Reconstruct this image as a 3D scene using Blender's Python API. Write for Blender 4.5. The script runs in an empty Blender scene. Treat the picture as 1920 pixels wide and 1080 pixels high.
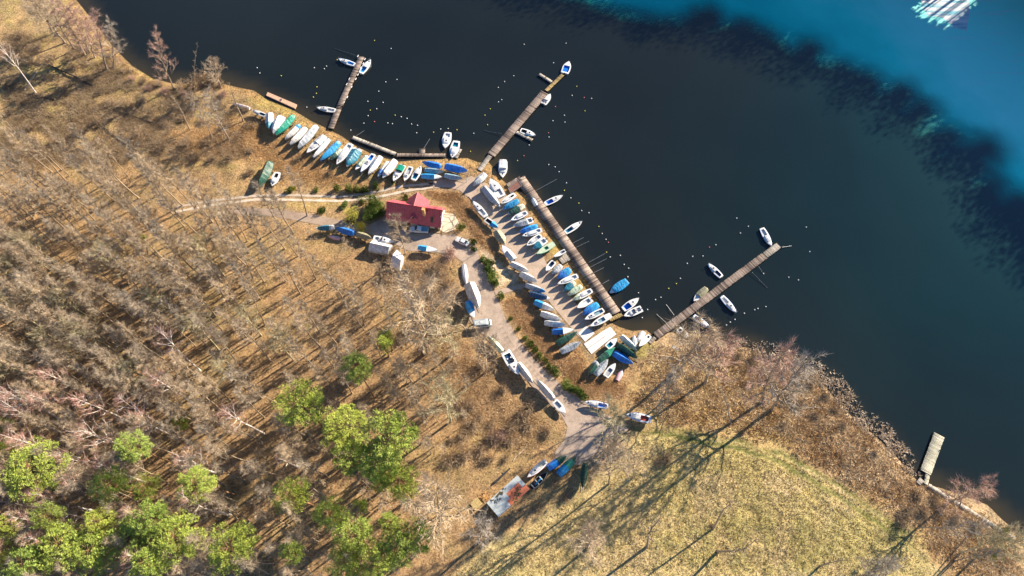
import bpy, math, random
import numpy as np
from mathutils import Vector, Matrix, Euler
from mathutils.geometry import delaunay_2d_cdt
random.seed(7)
R = math.radians
scn = bpy.context.scene

# ------------------------------------------------------------------ camera, sky, sun, exposure
CAM_H, TILT, FOC = 180.0, R(25.5), 1280.0          # metres up, tilt from straight down, focal length in px of a 1920 wide picture
cam_d = bpy.data.cameras.new('camera'); cam = bpy.data.objects.new('camera', cam_d)
scn.collection.objects.link(cam); scn.camera = cam
cam.location = (0, 0, CAM_H); cam.rotation_euler = (TILT, 0, 0)
cam_d.lens = 24.0; cam_d.sensor_width = 36.0; cam_d.clip_start = 1.0; cam_d.clip_end = 20000.0
SUN_EL = R(25.0); SUN_DIR = Vector((0.785, 0.62, 0)).normalized()      # horizontal direction towards the sun
world = bpy.data.worlds.new('World'); scn.world = world; world.use_nodes = True
wn = world.node_tree.nodes; wl = world.node_tree.links
bg = wn['Background']; sky = wn.new('ShaderNodeTexSky'); sky.sky_type = 'NISHITA'; sky.sun_disc = False
sky.sun_elevation = SUN_EL; sky.sun_rotation = math.atan2(SUN_DIR.x, SUN_DIR.y); sky.altitude = 100
sky.dust_density = 0.0; sky.ozone_density = 6.0
wl.new(sky.outputs[0], bg.inputs[0]); bg.inputs[1].default_value = 0.072
sun_d = bpy.data.lights.new('sun', 'SUN'); sun = bpy.data.objects.new('sun', sun_d); scn.collection.objects.link(sun)
sun_d.energy = 5.0; sun_d.angle = R(0.55); sun_d.color = (1.0, 0.85, 0.66)
to_sun = Vector((SUN_DIR.x * math.cos(SUN_EL), SUN_DIR.y * math.cos(SUN_EL), math.sin(SUN_EL)))
sun.rotation_euler = to_sun.to_track_quat('Z', 'Y').to_euler()
vs = scn.view_settings; vs.view_transform = 'Standard'; vs.look = 'None'; vs.exposure = 1.28; vs.gamma = 1.0
vs.use_curve_mapping = False
scn.render.engine = 'CYCLES'
scn.cycles.max_bounces = 5; scn.cycles.diffuse_bounces = 2; scn.cycles.glossy_bounces = 2; scn.cycles.transparent_max_bounces = 6
COL = scn.collection

# ------------------------------------------------------------------ helpers
def lin(c):
    return tuple(((v / 12.92) if v <= 0.04045 else ((v + 0.055) / 1.055) ** 2.4) for v in c)
def ray(x, y):
    a, b = (x - 960) / FOC, (540 - y) / FOC
    c, s = math.cos(TILT), math.sin(TILT)
    return (a, b * c + s, b * s - c)
def at_z(x, y, z=0.0):
    d = ray(x, y); t = (z - CAM_H) / d[2]
    return (d[0] * t, d[1] * t)
def to_px(X, Y, Z):
    c, s = math.cos(TILT), math.sin(TILT)
    dy, dz = Y, Z - CAM_H
    yc = dy * c + dz * s; zc = -dy * s + dz * c
    return 960 + FOC * X / (-zc), 540 - FOC * yc / (-zc)
def hash2(ix, iy, seed):
    h = (ix.astype(np.int64) * 374761393 + iy.astype(np.int64) * 668265263 + seed * 974634777) & 0xffffffff
    h = ((h ^ (h >> 13)) * 1274126177) & 0xffffffff
    return ((h ^ (h >> 16)) & 0xffff) / 65535.0
def vnoise(x, y, seed=0):
    x = np.asarray(x, float); y = np.asarray(y, float)
    ix = np.floor(x); iy = np.floor(y); fx = x - ix; fy = y - iy
    fx = fx * fx * (3 - 2 * fx); fy = fy * fy * (3 - 2 * fy)
    a = hash2(ix, iy, seed); b = hash2(ix + 1, iy, seed); c = hash2(ix, iy + 1, seed); d = hash2(ix + 1, iy + 1, seed)
    return (a * (1 - fx) + b * fx) * (1 - fy) + (c * (1 - fx) + d * fx) * fy
def fbm(x, y, seed=0, oct=4):
    s = 0; a = 0.5; n = 0
    for k in range(oct):
        s = s + a * vnoise(x * 2 ** k, y * 2 ** k, seed + k); n += a; a *= 0.5
    return s / n
def in_poly(x, y, poly):
    ins = np.zeros(np.shape(x), bool); n = len(poly); j = n - 1
    for i in range(n):
        xi, yi = poly[i]; xj, yj = poly[j]
        if yi != yj:
            c = ((yi > y) != (yj > y)) & (x < (xj - xi) * (y - yi) / (yj - yi) + xi)
            ins ^= c
        j = i
    return ins
def seg_dist(x, y, poly, closed=True):
    d = np.full(np.shape(x), 1e9); n = len(poly)
    for i in range(n if closed else n - 1):
        ax, ay = poly[i]; bx, by = poly[(i + 1) % n]
        dx, dy = bx - ax, by - ay; L = dx * dx + dy * dy + 1e-9
        t = np.clip(((x - ax) * dx + (y - ay) * dy) / L, 0, 1)
        d = np.minimum(d, np.hypot(x - ax - t * dx, y - ay - t * dy))
    return d
def sstep(a, b, v):
    t = np.clip((v - a) / (b - a), 0, 1); return t * t * (3 - 2 * t)

class MB:
    def __init__(s): s.v = []; s.f = []
    def add(s, vs_, fs):
        o = len(s.v); s.v += [tuple(p) for p in vs_]; s.f += [tuple(i + o for i in q) for q in fs]
    def box(s, c, sz, rz=0.0, top=(1, 1)):
        x, y, z = sz[0] / 2, sz[1] / 2, sz[2] / 2; cs, sn = math.cos(rz), math.sin(rz); P = []
        for k, (a, b, e) in enumerate([(-x, -y, -z), (x, -y, -z), (x, y, -z), (-x, y, -z), (-x, -y, z), (x, -y, z), (x, y, z), (-x, y, z)]):
            if k > 3: a *= top[0]; b *= top[1]
            P.append((c[0] + a * cs - b * sn, c[1] + a * sn + b * cs, c[2] + e))
        s.add(P, [(3, 2, 1, 0), (4, 5, 6, 7), (0, 1, 5, 4), (1, 2, 6, 5), (2, 3, 7, 6), (3, 0, 4, 7)])
    def tube(s, pts, rad, n=6, caps=True):
        pts = [Vector(p) for p in pts]; rings = []
        for i, p in enumerate(pts):
            d = (pts[min(i + 1, len(pts) - 1)] - pts[max(i - 1, 0)])
            if d.length < 1e-6: d = Vector((0, 0, 1))
            d.normalize(); u = d.orthogonal().normalized(); w = d.cross(u); r = rad[i] if hasattr(rad, '__len__') else rad
            rings.append([p + (u * math.cos(2 * math.pi * k / n) + w * math.sin(2 * math.pi * k / n)) * r for k in range(n)])
        V = [q for r_ in rings for q in r_]; F = []
        for i in range(len(pts) - 1):
            for k in range(n):
                F.append((i * n + k, i * n + (k + 1) % n, (i + 1) * n + (k + 1) % n, (i + 1) * n + k))
        if caps: F += [tuple(range(n))[::-1], tuple((len(pts) - 1) * n + k for k in range(n))]
        s.add(V, F)
    def spike(s, a, b, r, u=None):
        ax, ay, az = a; bx, by, bz = b; dx, dy, dz = bx - ax, by - ay, bz - az
        L = math.sqrt(dx * dx + dy * dy + dz * dz) + 1e-9
        if abs(dz) < 0.8 * L: ux, uy, uz = -dy, dx, 0.0
        else: ux, uy, uz = 0.0, -dz, dy
        m = math.sqrt(ux * ux + uy * uy + uz * uz) + 1e-9; ux /= m; uy /= m; uz /= m
        wx, wy, wz = (dy * uz - dz * uy) / L, (dz * ux - dx * uz) / L, (dx * uy - dy * ux) / L
        o = len(s.v); c5, s5 = -0.5 * r, 0.866 * r
        s.v += [(ax + ux * r, ay + uy * r, az + uz * r), (ax + ux * c5 + wx * s5, ay + uy * c5 + wy * s5, az + uz * c5 + wz * s5),
                (ax + ux * c5 - wx * s5, ay + uy * c5 - wy * s5, az + uz * c5 - wz * s5), (bx, by, bz)]
        s.f += [(o, o + 1, o + 3), (o + 1, o + 2, o + 3), (o + 2, o, o + 3)]
    def cyl(s, c, r, h, n=12, axis='z'):
        d = {'z': (0, 0, h / 2), 'y': (0, h / 2, 0), 'x': (h / 2, 0, 0)}[axis]
        s.tube([(c[0] - d[0], c[1] - d[1], c[2] - d[2]), (c[0] + d[0], c[1] + d[1], c[2] + d[2])], r, n)
    def grid(s, rows, close=False):
        o = len(s.v); n = len(rows[0]); s.v += [tuple(p) for r_ in rows for p in r_]
        for i in range(len(rows) - 1):
            for k in range(n - 1):
                s.f.append((o + i * n + k, o + i * n + k + 1, o + (i + 1) * n + k + 1, o + (i + 1) * n + k))
    def mesh(s, name, mat=None, smooth=False):
        me = bpy.data.meshes.new(name); me.from_pydata(s.v, [], s.f)
        if mat: me.materials.append(mat)
        if smooth: me.polygons.foreach_set('use_smooth', [True] * len(me.polygons))
        me.update(); return me
    def build(s, name, mat, parent=None, smooth=False):
        return link(name, s.mesh(name, mat, smooth), parent)
def link(name, data, parent=None):
    o = bpy.data.objects.new(name, data); COL.objects.link(o)
    if parent is not None: o.parent = parent
    return o
def tag(o, label=None, cat=None, group=None, kind=None):
    if label: o['label'] = label
    if cat: o['category'] = cat
    if group: o['group'] = group
    if kind: o['kind'] = kind
    return o
def thing(name, label, cat, loc=(0, 0, 0), rz=0.0, group=None):
    o = link(name, None); o.location = loc; o.rotation_euler = (0, 0, rz); return tag(o, label, cat, group)
def np_mesh(name, verts, tris, mat, smooth=False, cols=None):
    me = bpy.data.meshes.new(name); n = len(verts); m = len(tris); k = tris.shape[1]
    me.vertices.add(n); me.vertices.foreach_set('co', np.ascontiguousarray(verts, np.float32).ravel())
    me.loops.add(m * k); me.loops.foreach_set('vertex_index', np.ascontiguousarray(tris, np.int32).ravel())
    me.polygons.add(m); me.polygons.foreach_set('loop_start', np.arange(0, m * k, k, dtype=np.int32))
    me.polygons.foreach_set('loop_total', np.full(m, k, np.int32))
    if smooth: me.polygons.foreach_set('use_smooth', np.ones(m, bool))
    me.update(calc_edges=True)
    if cols is not None:
        a = me.color_attributes.new('tint', 'FLOAT_COLOR', 'POINT'); c4 = np.ones((n, 4), np.float32); c4[:, :3] = cols
        a.data.foreach_set('color', c4.ravel())
    me.materials.append(mat); return me

# ------------------------------------------------------------------ materials
def material(name):
    m = bpy.data.materials.new(name); m.use_nodes = True
    return m, m.node_tree.nodes, m.node_tree.links, m.node_tree.nodes['Principled BSDF']
def mix_rgb(N, L, mode, fac, a, b):
    n = N.new('ShaderNodeMix'); n.data_type = 'RGBA'; n.blend_type = mode
    for sock, v in ((n.inputs[0], fac), (n.inputs[6], a), (n.inputs[7], b)):
        if hasattr(v, 'is_linked'): L.new(v, sock)
        elif hasattr(v, '__len__'): sock.default_value = (*v[:3], 1)
        else: sock.default_value = v
    return n.outputs[2]
def noise(N, L, scale, detail=3, rough=0.6, coord='Object', vec=None):
    n = N.new('ShaderNodeTexNoise'); n.inputs['Scale'].default_value = scale; n.inputs['Detail'].default_value = detail
    n.inputs['Roughness'].default_value = rough
    if vec is None:
        tc = N.new('ShaderNodeTexCoord'); vec = tc.outputs[coord]
    L.new(vec, n.inputs['Vector']); return n.outputs['Fac']
def ramp(N, L, fac, stops):
    r = N.new('ShaderNodeValToRGB'); L.new(fac, r.inputs[0]); e = r.color_ramp.elements
    while len(e) < len(stops): e.new(0.5)
    for i, (p, c) in enumerate(stops):
        e[i].position = p; e[i].color = (*c, 1) if hasattr(c, '__len__') else (c, c, c, 1)
    return r.outputs[0]
def bump(N, L, P, h, strength=0.5, dist=0.1):
    b = N.new('ShaderNodeBump'); b.inputs['Strength'].default_value = strength; b.inputs['Distance'].default_value = dist
    L.new(h, b.inputs['Height']); L.new(b.outputs[0], P.inputs['Normal'])
_plain = {}
def plain(name, col, rough=0.5, var=0.25, scale=2.0, bmp=0.0, spec=0.4, rnd=0.0, metal=0.0):
    """paint / cloth / wood: base colour broken by a noise, a little random tone for each object"""
    key = (name,)
    if key in _plain: return _plain[key]
    m, N, L, P = material(name)
    f = noise(N, L, scale, 4, 0.65)
    c = mix_rgb(N, L, 'MULTIPLY', 1.0, col, ramp(N, L, f, [(0.3, 1 - var), (0.7, 1 + var * 0.6)]))
    if rnd:
        oi = N.new('ShaderNodeObjectInfo')
        c = mix_rgb(N, L, 'MULTIPLY', 1.0, c, ramp(N, L, oi.outputs['Random'], [(0, 1 - rnd), (1, 1 + rnd)]))
    L.new(c, P.inputs['Base Color']); P.inputs['Roughness'].default_value = rough
    P.inputs['Specular IOR Level'].default_value = spec; P.inputs['Metallic'].default_value = metal
    if bmp: bump(N, L, P, noise(N, L, scale * 2.5, 4, 0.6), bmp, 0.08)
    _plain[key] = m; return m
PAL = {'W': (.68, .69, .69), 'G': (.42, .46, .50), 'S': (.24, .40, .48), 'B': (.012, .20, .68), 'A': (.03, .35, .72), 'N': (.02, .06, .14),
       'T': (.01, .22, .33), 'E': (.005, .30, .20), 'D': (.015, .085, .055), 'L': (.50, .60, .44), 'O': (.34, .32, .20), 'P': (.80, .48, .52),
       'C': (.74, .70, .54), 'K': (.02, .022, .025), 'R': (.36, .07, .04), 'Y': (.46, .30, .14), 'M': (.06, .42, .26)}
PNAME = {'W': 'white', 'G': 'grey', 'S': 'steel_blue', 'B': 'blue', 'A': 'sky_blue', 'N': 'navy', 'T': 'teal', 'E': 'emerald', 'D': 'dark_green',
         'L': 'pale_green', 'O': 'olive', 'P': 'pink', 'C': 'cream', 'K': 'black', 'R': 'red_brown', 'Y': 'wood', 'M': 'mint'}
def paint(k): return plain('paint_' + PNAME[k], PAL[k], 0.32, 0.22, 1.1, 0.0, 0.5, 0.10)
def tarp(k): return plain('tarpaulin_' + PNAME[k], PAL[k], 0.45, 0.42, 1.0, 1.0, 0.5, 0.14)
M_glass = plain('dark_glass', (.02, .03, .04), 0.08, 0.05, 2, 0, 0.8)
M_rubber = plain('rubber', (.02, .02, .02), 0.8)
M_steel = plain('galvanised_steel', (.35, .36, .37), 0.4, 0.2, 6, 0, 0.5, 0.1, 0.6)
M_deckgrey = plain('boat_deck', (.74, .75, .74), 0.5, 0.15, 2, 0, 0.4, 0.06)
def plank_mat(name, a, b):
    m, N, L, P = material(name)
    at = N.new('ShaderNodeAttribute'); at.attribute_name = 'tint'
    f = noise(N, L, 3.0, 4, 0.7)
    c = mix_rgb(N, L, 'MIX', at.outputs['Fac'], a, b)
    c = mix_rgb(N, L, 'MULTIPLY', 1.0, c, ramp(N, L, f, [(0.3, 0.6), (0.7, 1.25)]))
    L.new(c, P.inputs['Base Color']); P.inputs['Roughness'].default_value = 0.85; return m
M_plank = plank_mat('weathered_planks', (.09, .065, .055), (.42, .33, .27))
M_plankgrey = plank_mat('grey_planks', (.22, .20, .17), (.52, .47, .40))
M_plankpale = plank_mat('pale_planks', (.40, .39, .29), (.64, .60, .46))
M_plankyel = plank_mat('mossy_planks', (.25, .19, .07), (.48, .34, .14))
M_pile = plain('pile_wood', (.10, .08, .06), 0.9, 0.3, 3)
# ------------------------------------------------------------------ shoreline and ground height
SHORE_PX = [(-50, -300), (60, -120), (140, 0), (175, 45), (215, 95), (245, 125), (285, 150), (330, 160), (400, 155), (440, 165), (475, 172), (500, 190),
    (545, 207), (580, 228), (615, 245), (640, 258), (665, 276), (700, 293), (745, 306), (800, 301), (845, 299), (875, 299), (900, 308), (912, 304),
    (925, 318), (938, 338), (950, 348), (966, 360), (988, 368), (1005, 395), (1030, 432), (1050, 462), (1078, 500), (1095, 522), (1120, 560),
    (1140, 590), (1142, 606), (1160, 616), (1185, 624), (1210, 622), (1225, 634), (1250, 628), (1275, 624), (1300, 630), (1335, 632), (1370, 652),
    (1400, 655), (1440, 682), (1500, 695), (1540, 722), (1575, 765), (1620, 805), (1660, 838), (1690, 873), (1718, 905), (1740, 912), (1800, 930),
    (1850, 950), (1880, 980), (1905, 1000), (1930, 1014), (2050, 1080)]
ICE_EDGE_PX = [(880, -55), (1020, -20), (1120, 2), (1250, 35), (1345, 48), (1480, 82), (1590, 125), (1660, 165), (1730, 222), (1790, 268), (1840, 330), (1885, 420), (1950, 500)]
SUN_H = np.array((SUN_DIR.x, SUN_DIR.y))
ICE_EDGE = [np.array(at_z(*p)) for p in ICE_EDGE_PX]
SHORE = [at_z(*p) for p in SHORE_PX]; FAR = [at_z(2300, 1120), at_z(2330, 760)] + [tuple(p + SUN_H * 77) for p in ICE_EDGE[::-1]] + [at_z(*p) for p in [(900, -220), (600, -320), (100, -540), (-300, -580)]]
LAKE = SHORE + FAR
def lake_sd(x, y):
    d = seg_dist(x, y, LAKE); return np.where(in_poly(x, y, LAKE), -d, d)      # > 0 on land
def base_h(x, y):
    d = lake_sd(x, y)
    h = 0.12 + 0.55 * sstep(0, 5, d) + 1.1 * sstep(14, 34, d) + 1.6 * sstep(45, 110, d)
    return np.where(d < 0, np.maximum(-2.5, 0.12 + d * 0.22), h)
def gh(x, y): return float(base_h(np.array([x]), np.array([y]))[0])
def at(x, y, dz=0.0):
    z = 1.0 + dz
    for k in range(5):
        X, Y = at_z(x, y, z); z = max(gh(X, Y), 0.0) + dz
    return Vector((X, Y, z))
def atw(x, y, z=0.0):
    X, Y = at_z(x, y, z); return Vector((X, Y, z))

# roads and yards, traced on the ground
APRON = [(800, 341), (835, 336), (868, 338), (884, 330), (905, 340), (925, 352), (948, 370), (962, 392), (985, 420), (1003, 450), (1016, 474), (1026, 497), (1048, 520),
    (1064, 548), (1084, 574), (1108, 604), (1112, 622), (1098, 640), (1082, 628), (1060, 602), (1030, 566), (1000, 533), (975, 503), (948, 463), (925, 430), (905, 404),
    (886, 376), (862, 357), (838, 351), (815, 353)]
YARD = [(640, 418), (690, 424), (722, 405), (730, 428), (800, 436), (828, 440), (850, 440), (884, 452), (893, 470), (902, 488), (915, 515), (924, 545), (938, 572), (945, 592), (957, 612),
    (974, 640), (994, 668), (1018, 694), (1045, 717), (1072, 738), (1094, 752), (1120, 770), (1165, 790), (1178, 806), (1140, 826), (1118, 850), (1085, 872), (1042, 866), (1040, 848), (1058, 826), (1064, 800),
    (1050, 775), (1020, 748), (996, 722), (972, 700), (950, 670), (925, 640), (895, 620), (880, 600), (876, 570), (874, 540), (866, 512), (868, 492), (850, 478), (810, 472), (765, 470), (730, 452), (690, 437), (640, 432)]
def wpoly(px): return [tuple(at(*p)[:2]) for p in px]
TRACK_A = [(330, 388), (400, 376), (480, 367), (555, 366), (640, 369), (705, 360), (755, 349), (812, 344)]
TRACK_B = [(330, 397), (400, 384), (480, 374), (555, 375), (640, 377), (705, 370), (767, 357), (812, 351)]
DIRT_PX = [(430, 388), (520, 392), (600, 405), (650, 415), (650, 432), (590, 420), (510, 405), (430, 402)]
RAMP_PX = [(1080, 625), (1099, 606), (1118, 618), (1146, 609), (1160, 627), (1108, 668)]
FOOT_PX = [(926, 545), (983, 531), (986, 539), (930, 554)]

# ------------------------------------------------------------------ ground sheet with its own colours
def axis(a, b, step, far):
    c = list(np.arange(a, b + 1e-6, step)); s = step; lo = []; hi = []; x = a
    while x > -far: s *= 1.25; x -= s; lo.append(x)
    s = step; x = b
    while x < far: s *= 1.25; x += s; hi.append(x)
    return np.array(lo[::-1] + c + hi)
gx = axis(-205, 205, 0.75, 4000); gy = axis(-8, 225, 0.75, 4000)
GX, GY = np.meshgrid(gx, gy); fx_, fy_ = GX.ravel(), GY.ravel()
SD = lake_sd(fx_, fy_); HZ = base_h(fx_, fy_)
PXx, PXy = to_px(fx_, fy_, np.maximum(HZ, 0)); front = (fy_ > -60) & (fy_ < 600)
PXx = np.where(front, PXx, -9999); PXy = np.where(front, PXy, 9999)
wob = (fbm(fx_ / 5, fy_ / 5, 3) - 0.5)
wx, wy = PXx + wob * 30, PXy + (fbm(fx_ / 5, fy_ / 5, 9) - 0.5) * 30
def soft(poly, w=6.0):
    d = seg_dist(wx, wy, poly); return sstep(-w, w, np.where(in_poly(wx, wy, poly), d, -d))
def blob(cx, cy, rx, ry=None):
    ry = ry or rx; q = np.hypot((wx - cx) / rx, (wy - cy) / ry); return 1 - sstep(0.55, 1.1, q)
roadmask = np.zeros_like(SD)
for poly in (APRON, YARD, DIRT_PX, FOOT_PX, RAMP_PX):
    d = seg_dist(PXx, PXy, poly); roadmask = np.maximum(roadmask, np.where(in_poly(PXx, PXy, poly), 1, 1 - sstep(2, 9, d)))
for line in (TRACK_A, TRACK_B):
    roadmask = np.maximum(roadmask, 1 - sstep(4, 10, seg_dist(PXx, PXy, line, False)))
FIELD = [(830, 1090), (900, 1035), (985, 985), (1060, 935), (1130, 890), (1195, 815), (1260, 800), (1330, 812), (1420, 818), (1480, 845), (1560, 895), (1640, 945), (1700, 985), (1745, 1040), (1770, 1090), (1700, 1400), (700, 1400)]
SCRUB1 = [(800, 358), (838, 356), (866, 362), (890, 386), (912, 420), (936, 462), (962, 505), (940, 500), (905, 470), (882, 445), (862, 415), (842, 388), (812, 372)]
SCRUB2 = [(942, 562), (985, 545), (1010, 580), (1040, 625), (1050, 660), (1090, 650), (1105, 700), (1180, 720), (1170, 745), (1100, 752), (1060, 715), (1010, 672), (975, 622), (950, 590)]
SCRUB3 = [(425, 215), (500, 225), (560, 275), (620, 308), (680, 330), (735, 345), (690, 355), (600, 352), (510, 345), (470, 310), (430, 290), (330, 300), (300, 250)]
SAND = [(898, 462), (915, 468), (945, 500), (968, 520), (972, 534), (935, 542), (925, 520), (908, 496)]
col = np.empty((len(SD), 3)); base = np.array((.36, .24, .13))
n1 = fbm(fx_ / 14, fy_ / 14, 21); n2 = fbm(fx_ / 4, fy_ / 4, 31); n3 = vnoise(fx_ / 0.9, fy_ / 0.9, 41)
col[:] = base
def lay(mask, c): 
    global col
    col = col * (1 - mask[:, None]) + np.array(c) * mask[:, None]
lay(sstep(0.45, 0.62, n1) * 0.7, (.42, .285, .15))
lay(sstep(0.55, 0.68, fbm(fx_ / 9, fy_ / 9, 77)) * 0.5, (.36, .275, .13))
OPEN_NW = [(-200, 330), (60, 300), (180, 310), (300, 300), (420, 330), (520, 345), (700, 352), (800, 340), (840, 300), (700, 290), (600, 235), (480, 172), (330, 160), (215, 95), (140, 0), (0, -400), (-900, -400)]
lay(soft(OPEN_NW, 14) * 0.8, (.40, .285, .15)); lay(soft(OPEN_NW, 14) * sstep(.52, .64, fbm(fx_ / 5, fy_ / 5, 91)) * .7, (.20, .145, .08))
lay(soft(OPEN_NW, 14) * sstep(0.5, 0.65, n2) * 0.6, (.38, .31, .12))
lay(soft(FIELD, 14), (.56, .45, .225))
lay(soft(FIELD, 14) * sstep(0.42, 0.6, n1) * 0.5, (.44, .39, .15))
lay(soft(FIELD, 14) * sstep(0.55, 0.7, fbm(fx_ / 6, fy_ / 6, 55)) * 0.7, (.54, .43, .25))
lay(blob(1420, 1020, 230, 70) * sstep(.35, .6, n2) * 0.5, (.30, .30, .085)); lay(blob(1600, 1010, 150, 60) * 0.35, (.34, .32, .10))

# wheel ruts across the meadow
for rut in ([(1185, 806), (1280, 820), (1370, 838), (1450, 862), (1530, 905), (1600, 950), (1690, 1010)], [(1195, 800), (1290, 810), (1380, 826), (1465, 850), (1545, 893), (1615, 938), (1700, 1000)]):
    lay((1 - sstep(2, 6, seg_dist(wx * .4 + PXx * .6, wy * .4 + PXy * .6, rut, False))) * 0.95, (.13, .15, .045))
rutw = [tuple(at(*p)[:2]) for p in [(1185, 806), (1280, 820), (1370, 838), (1450, 862), (1530, 905), (1600, 950), (1690, 1010), (1760, 1080)]]
rd = seg_dist(fx_, fy_, rutw, False) + wob * 1.2; lay(soft(FIELD, 10) * (1 - sstep(8, 26, rd)) * sstep(.1, .9, np.sin(rd * 2.6)) * .3 * sstep(.35, .6, n1) * sstep(1350, 1480, PXx), (.34, .30, .12))
lay(soft(FIELD, 10) * (1 - sstep(8, 26, rd)) * sstep(.2, .9, -np.sin(rd * 2.6)) * .3 * sstep(.35, .6, n2) * sstep(1350, 1480, PXx), (.66, .56, .36))
for ditch in ([(60, 215), (130, 212), (205, 200), (240, 206), (305, 214)], [(170, 305), (250, 288), (300, 272), (345, 282)], [(215, 235), (240, 262), (262, 270)], [(20, 170), (60, 172), (105, 190)]): lay((1 - sstep(2, 8, seg_dist(wx, wy, ditch, False))) * .65, (.12, .09, .06))
EASTBANK = [(1200, 700), (1240, 640), (1340, 640), (1440, 690), (1520, 720), (1620, 820), (1720, 915), (1900, 1010), (1990, 1100), (1800, 1100), (1700, 985), (1560, 895), (1480, 845), (1330, 812), (1195, 805), (1150, 760)]
lay(soft(EASTBANK, 10) * 0.9, (.46, .315, .165)); lay(soft(EASTBANK, 10) * sstep(.42, .58, n1) * 0.7, (.50, .385, .17)); lay(soft(EASTBANK, 10) * sstep(.56, .68, n2) * 0.6, (.36, .22, .11))
reedm = (1 - sstep(3, 13, SD)) * sstep(1180, 1260, PXx) * (SD > -2); lay(reedm * 0.8, (.50, .375, .235))
lay(blob(1640, 870, 70, 45) * .7, (.66, .53, .36)); lay(blob(1425, 742, 45, 28) * .7, (.64, .50, .32)); lay(blob(1320, 770, 50, 22) * .7, (.58, .42, .16)); lay(blob(1260, 690, 40, 30) * .5, (.55, .40, .19))
for S in (SCRUB1, SCRUB2): lay(soft(S, 5), (.42, .27, .135))
lay(soft(SCRUB3, 22) * 0.6, (.48, .31, .15)); lay(soft(SCRUB3, 14) * sstep(.55, .7, n2) * .5, (.36, .20, .09))
lay(soft(SAND, 4), (.66, .52, .36)); lay(soft(SAND, 4) * sstep(0.6, 0.75, n3) * 0.6, (.22, .17, .07))
lay(blob(1050, 470, 25, 25) * 0.6, (.33, .29, .07)); lay(blob(1085, 545, 45, 40) * 0.4, (.36, .30, .09)); lay(blob(1200, 655, 40, 20) * .6, (.32, .30, .08))
lay((1 - sstep(0.0, 3.5, SD)) * (SD > 0) * (PXx < 1180) * 0.7, (.46, .29, .12))
lay(blob(1110, 840, 70, 40) * 0.7, (.30, .25, .20)); lay(roadmask * 0.6, (.34, .25, .16))
lay(blob(600, 385, 110, 12) * .8, (.42, .31, .13)); lay(blob(530, 195, 60, 22) * .5, (.38, .33, .10))
lay(sstep(0, -1.2, SD), (.10, .075, .035))
col *= (0.86 + 0.28 * n3)[:, None]
rough_amp = (1 - roadmask) * sstep(-0.5, 2, SD)
fieldm = soft(FIELD, 10)
HZ2 = HZ + rough_amp * ((n2 - 0.5) * 0.55 + (n3 - 0.5) * (0.16 + 0.16 * fieldm)) - roadmask * 0.03
nx, ny = len(gx), len(gy)
idx = np.arange(nx * ny).reshape(ny, nx)
quads = np.stack([idx[:-1, :-1], idx[:-1, 1:], idx[1:, 1:], idx[1:, :-1]], -1).reshape(-1, 4)
m, N, L, P = material('leaf_litter_and_grass')
a_ = N.new('ShaderNodeAttribute'); a_.attribute_name = 'tint'
f1 = noise(N, L, 1.9, 5, 0.85); f2 = noise(N, L, 0.35, 4, 0.7); f3 = noise(N, L, 6.0, 2, 0.6)
c = mix_rgb(N, L, 'MULTIPLY', 1.0, a_.outputs['Color'], ramp(N, L, f1, [(0.36, (.30, .27, .25)), (0.50, (1, 1, 1)), (0.66, (1.6, 1.55, 1.45))]))
c = mix_rgb(N, L, 'MULTIPLY', 1.0, c, ramp(N, L, f2, [(0.3, (.72, .74, .76)), (0.7, (1.22, 1.18, 1.1))]))
L.new(c, P.inputs['Base Color']); P.inputs['Roughness'].default_value = 0.95; P.inputs['Specular IOR Level'].default_value = 0.1
bump(N, L, P, f1, 1.0, 0.35)
ground = link('ground', np_mesh('ground', np.stack([fx_, fy_, HZ2], 1), quads, m, True, col)); tag(ground, kind='structure')
_gz = HZ2.reshape(ny, nx)
def ground_z(x, y):
    x = np.asarray(x, float); y = np.asarray(y, float)
    i = np.clip(np.searchsorted(gx, x) - 1, 0, nx - 2); j = np.clip(np.searchsorted(gy, y) - 1, 0, ny - 2)
    u = (x - gx[i]) / (gx[i + 1] - gx[i]); v = (y - gy[j]) / (gy[j + 1] - gy[j])
    return _gz[j, i] * (1 - u) * (1 - v) + _gz[j, i + 1] * u * (1 - v) + _gz[j + 1, i] * (1 - u) * v + _gz[j + 1, i + 1] * u * v

# ------------------------------------------------------------------ lake and late ice
wxs = axis(-205, 260, 2.5, 4000); wys = axis(-8, 260, 2.5, 4000); WX, WY = np.meshgrid(wxs, wys); qx, qy = WX.ravel(), WY.ravel()
sdw = lake_sd(qx, qy); shallow = sstep(-7, -0.5, sdw + (fbm(qx / 6, qy / 6, 5) - 0.5) * 4)
bc = at_z(1950, 330); deep = 1 - sstep(15, 150, np.hypot(qx - bc[0], (qy - bc[1]) * 1.0) * 1.1 + (fbm(qx / 40, qy / 40, 15) - .5) * 40)      # teal towards upper right, sky reflection painted into the water colour
ii = np.arange(len(qx)).reshape(len(wys), len(wxs))
wq = np.stack([ii[:-1, :-1], ii[:-1, 1:], ii[1:, 1:], ii[1:, :-1]], -1).reshape(-1, 4)
keep = (sdw[wq].min(1) < 4)
m, N, L, P = material('lake_water')
a_ = N.new('ShaderNodeAttribute'); a_.attribute_name = 'tint'
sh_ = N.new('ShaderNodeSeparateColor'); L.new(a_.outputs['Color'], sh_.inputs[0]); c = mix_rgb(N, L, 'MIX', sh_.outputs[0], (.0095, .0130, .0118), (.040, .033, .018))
sky_sep = N.new('ShaderNodeSeparateColor'); L.new(a_.outputs['Color'], sky_sep.inputs[0]); c = mix_rgb(N, L, 'MIX', sky_sep.outputs[2], c, (.005, .027, .031))
f2 = noise(N, L, 0.012, 3, 0.5); c = mix_rgb(N, L, 'MULTIPLY', 1.0, c, ramp(N, L, f2, [(0.35, 0.8), (0.65, 1.2)]))
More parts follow.
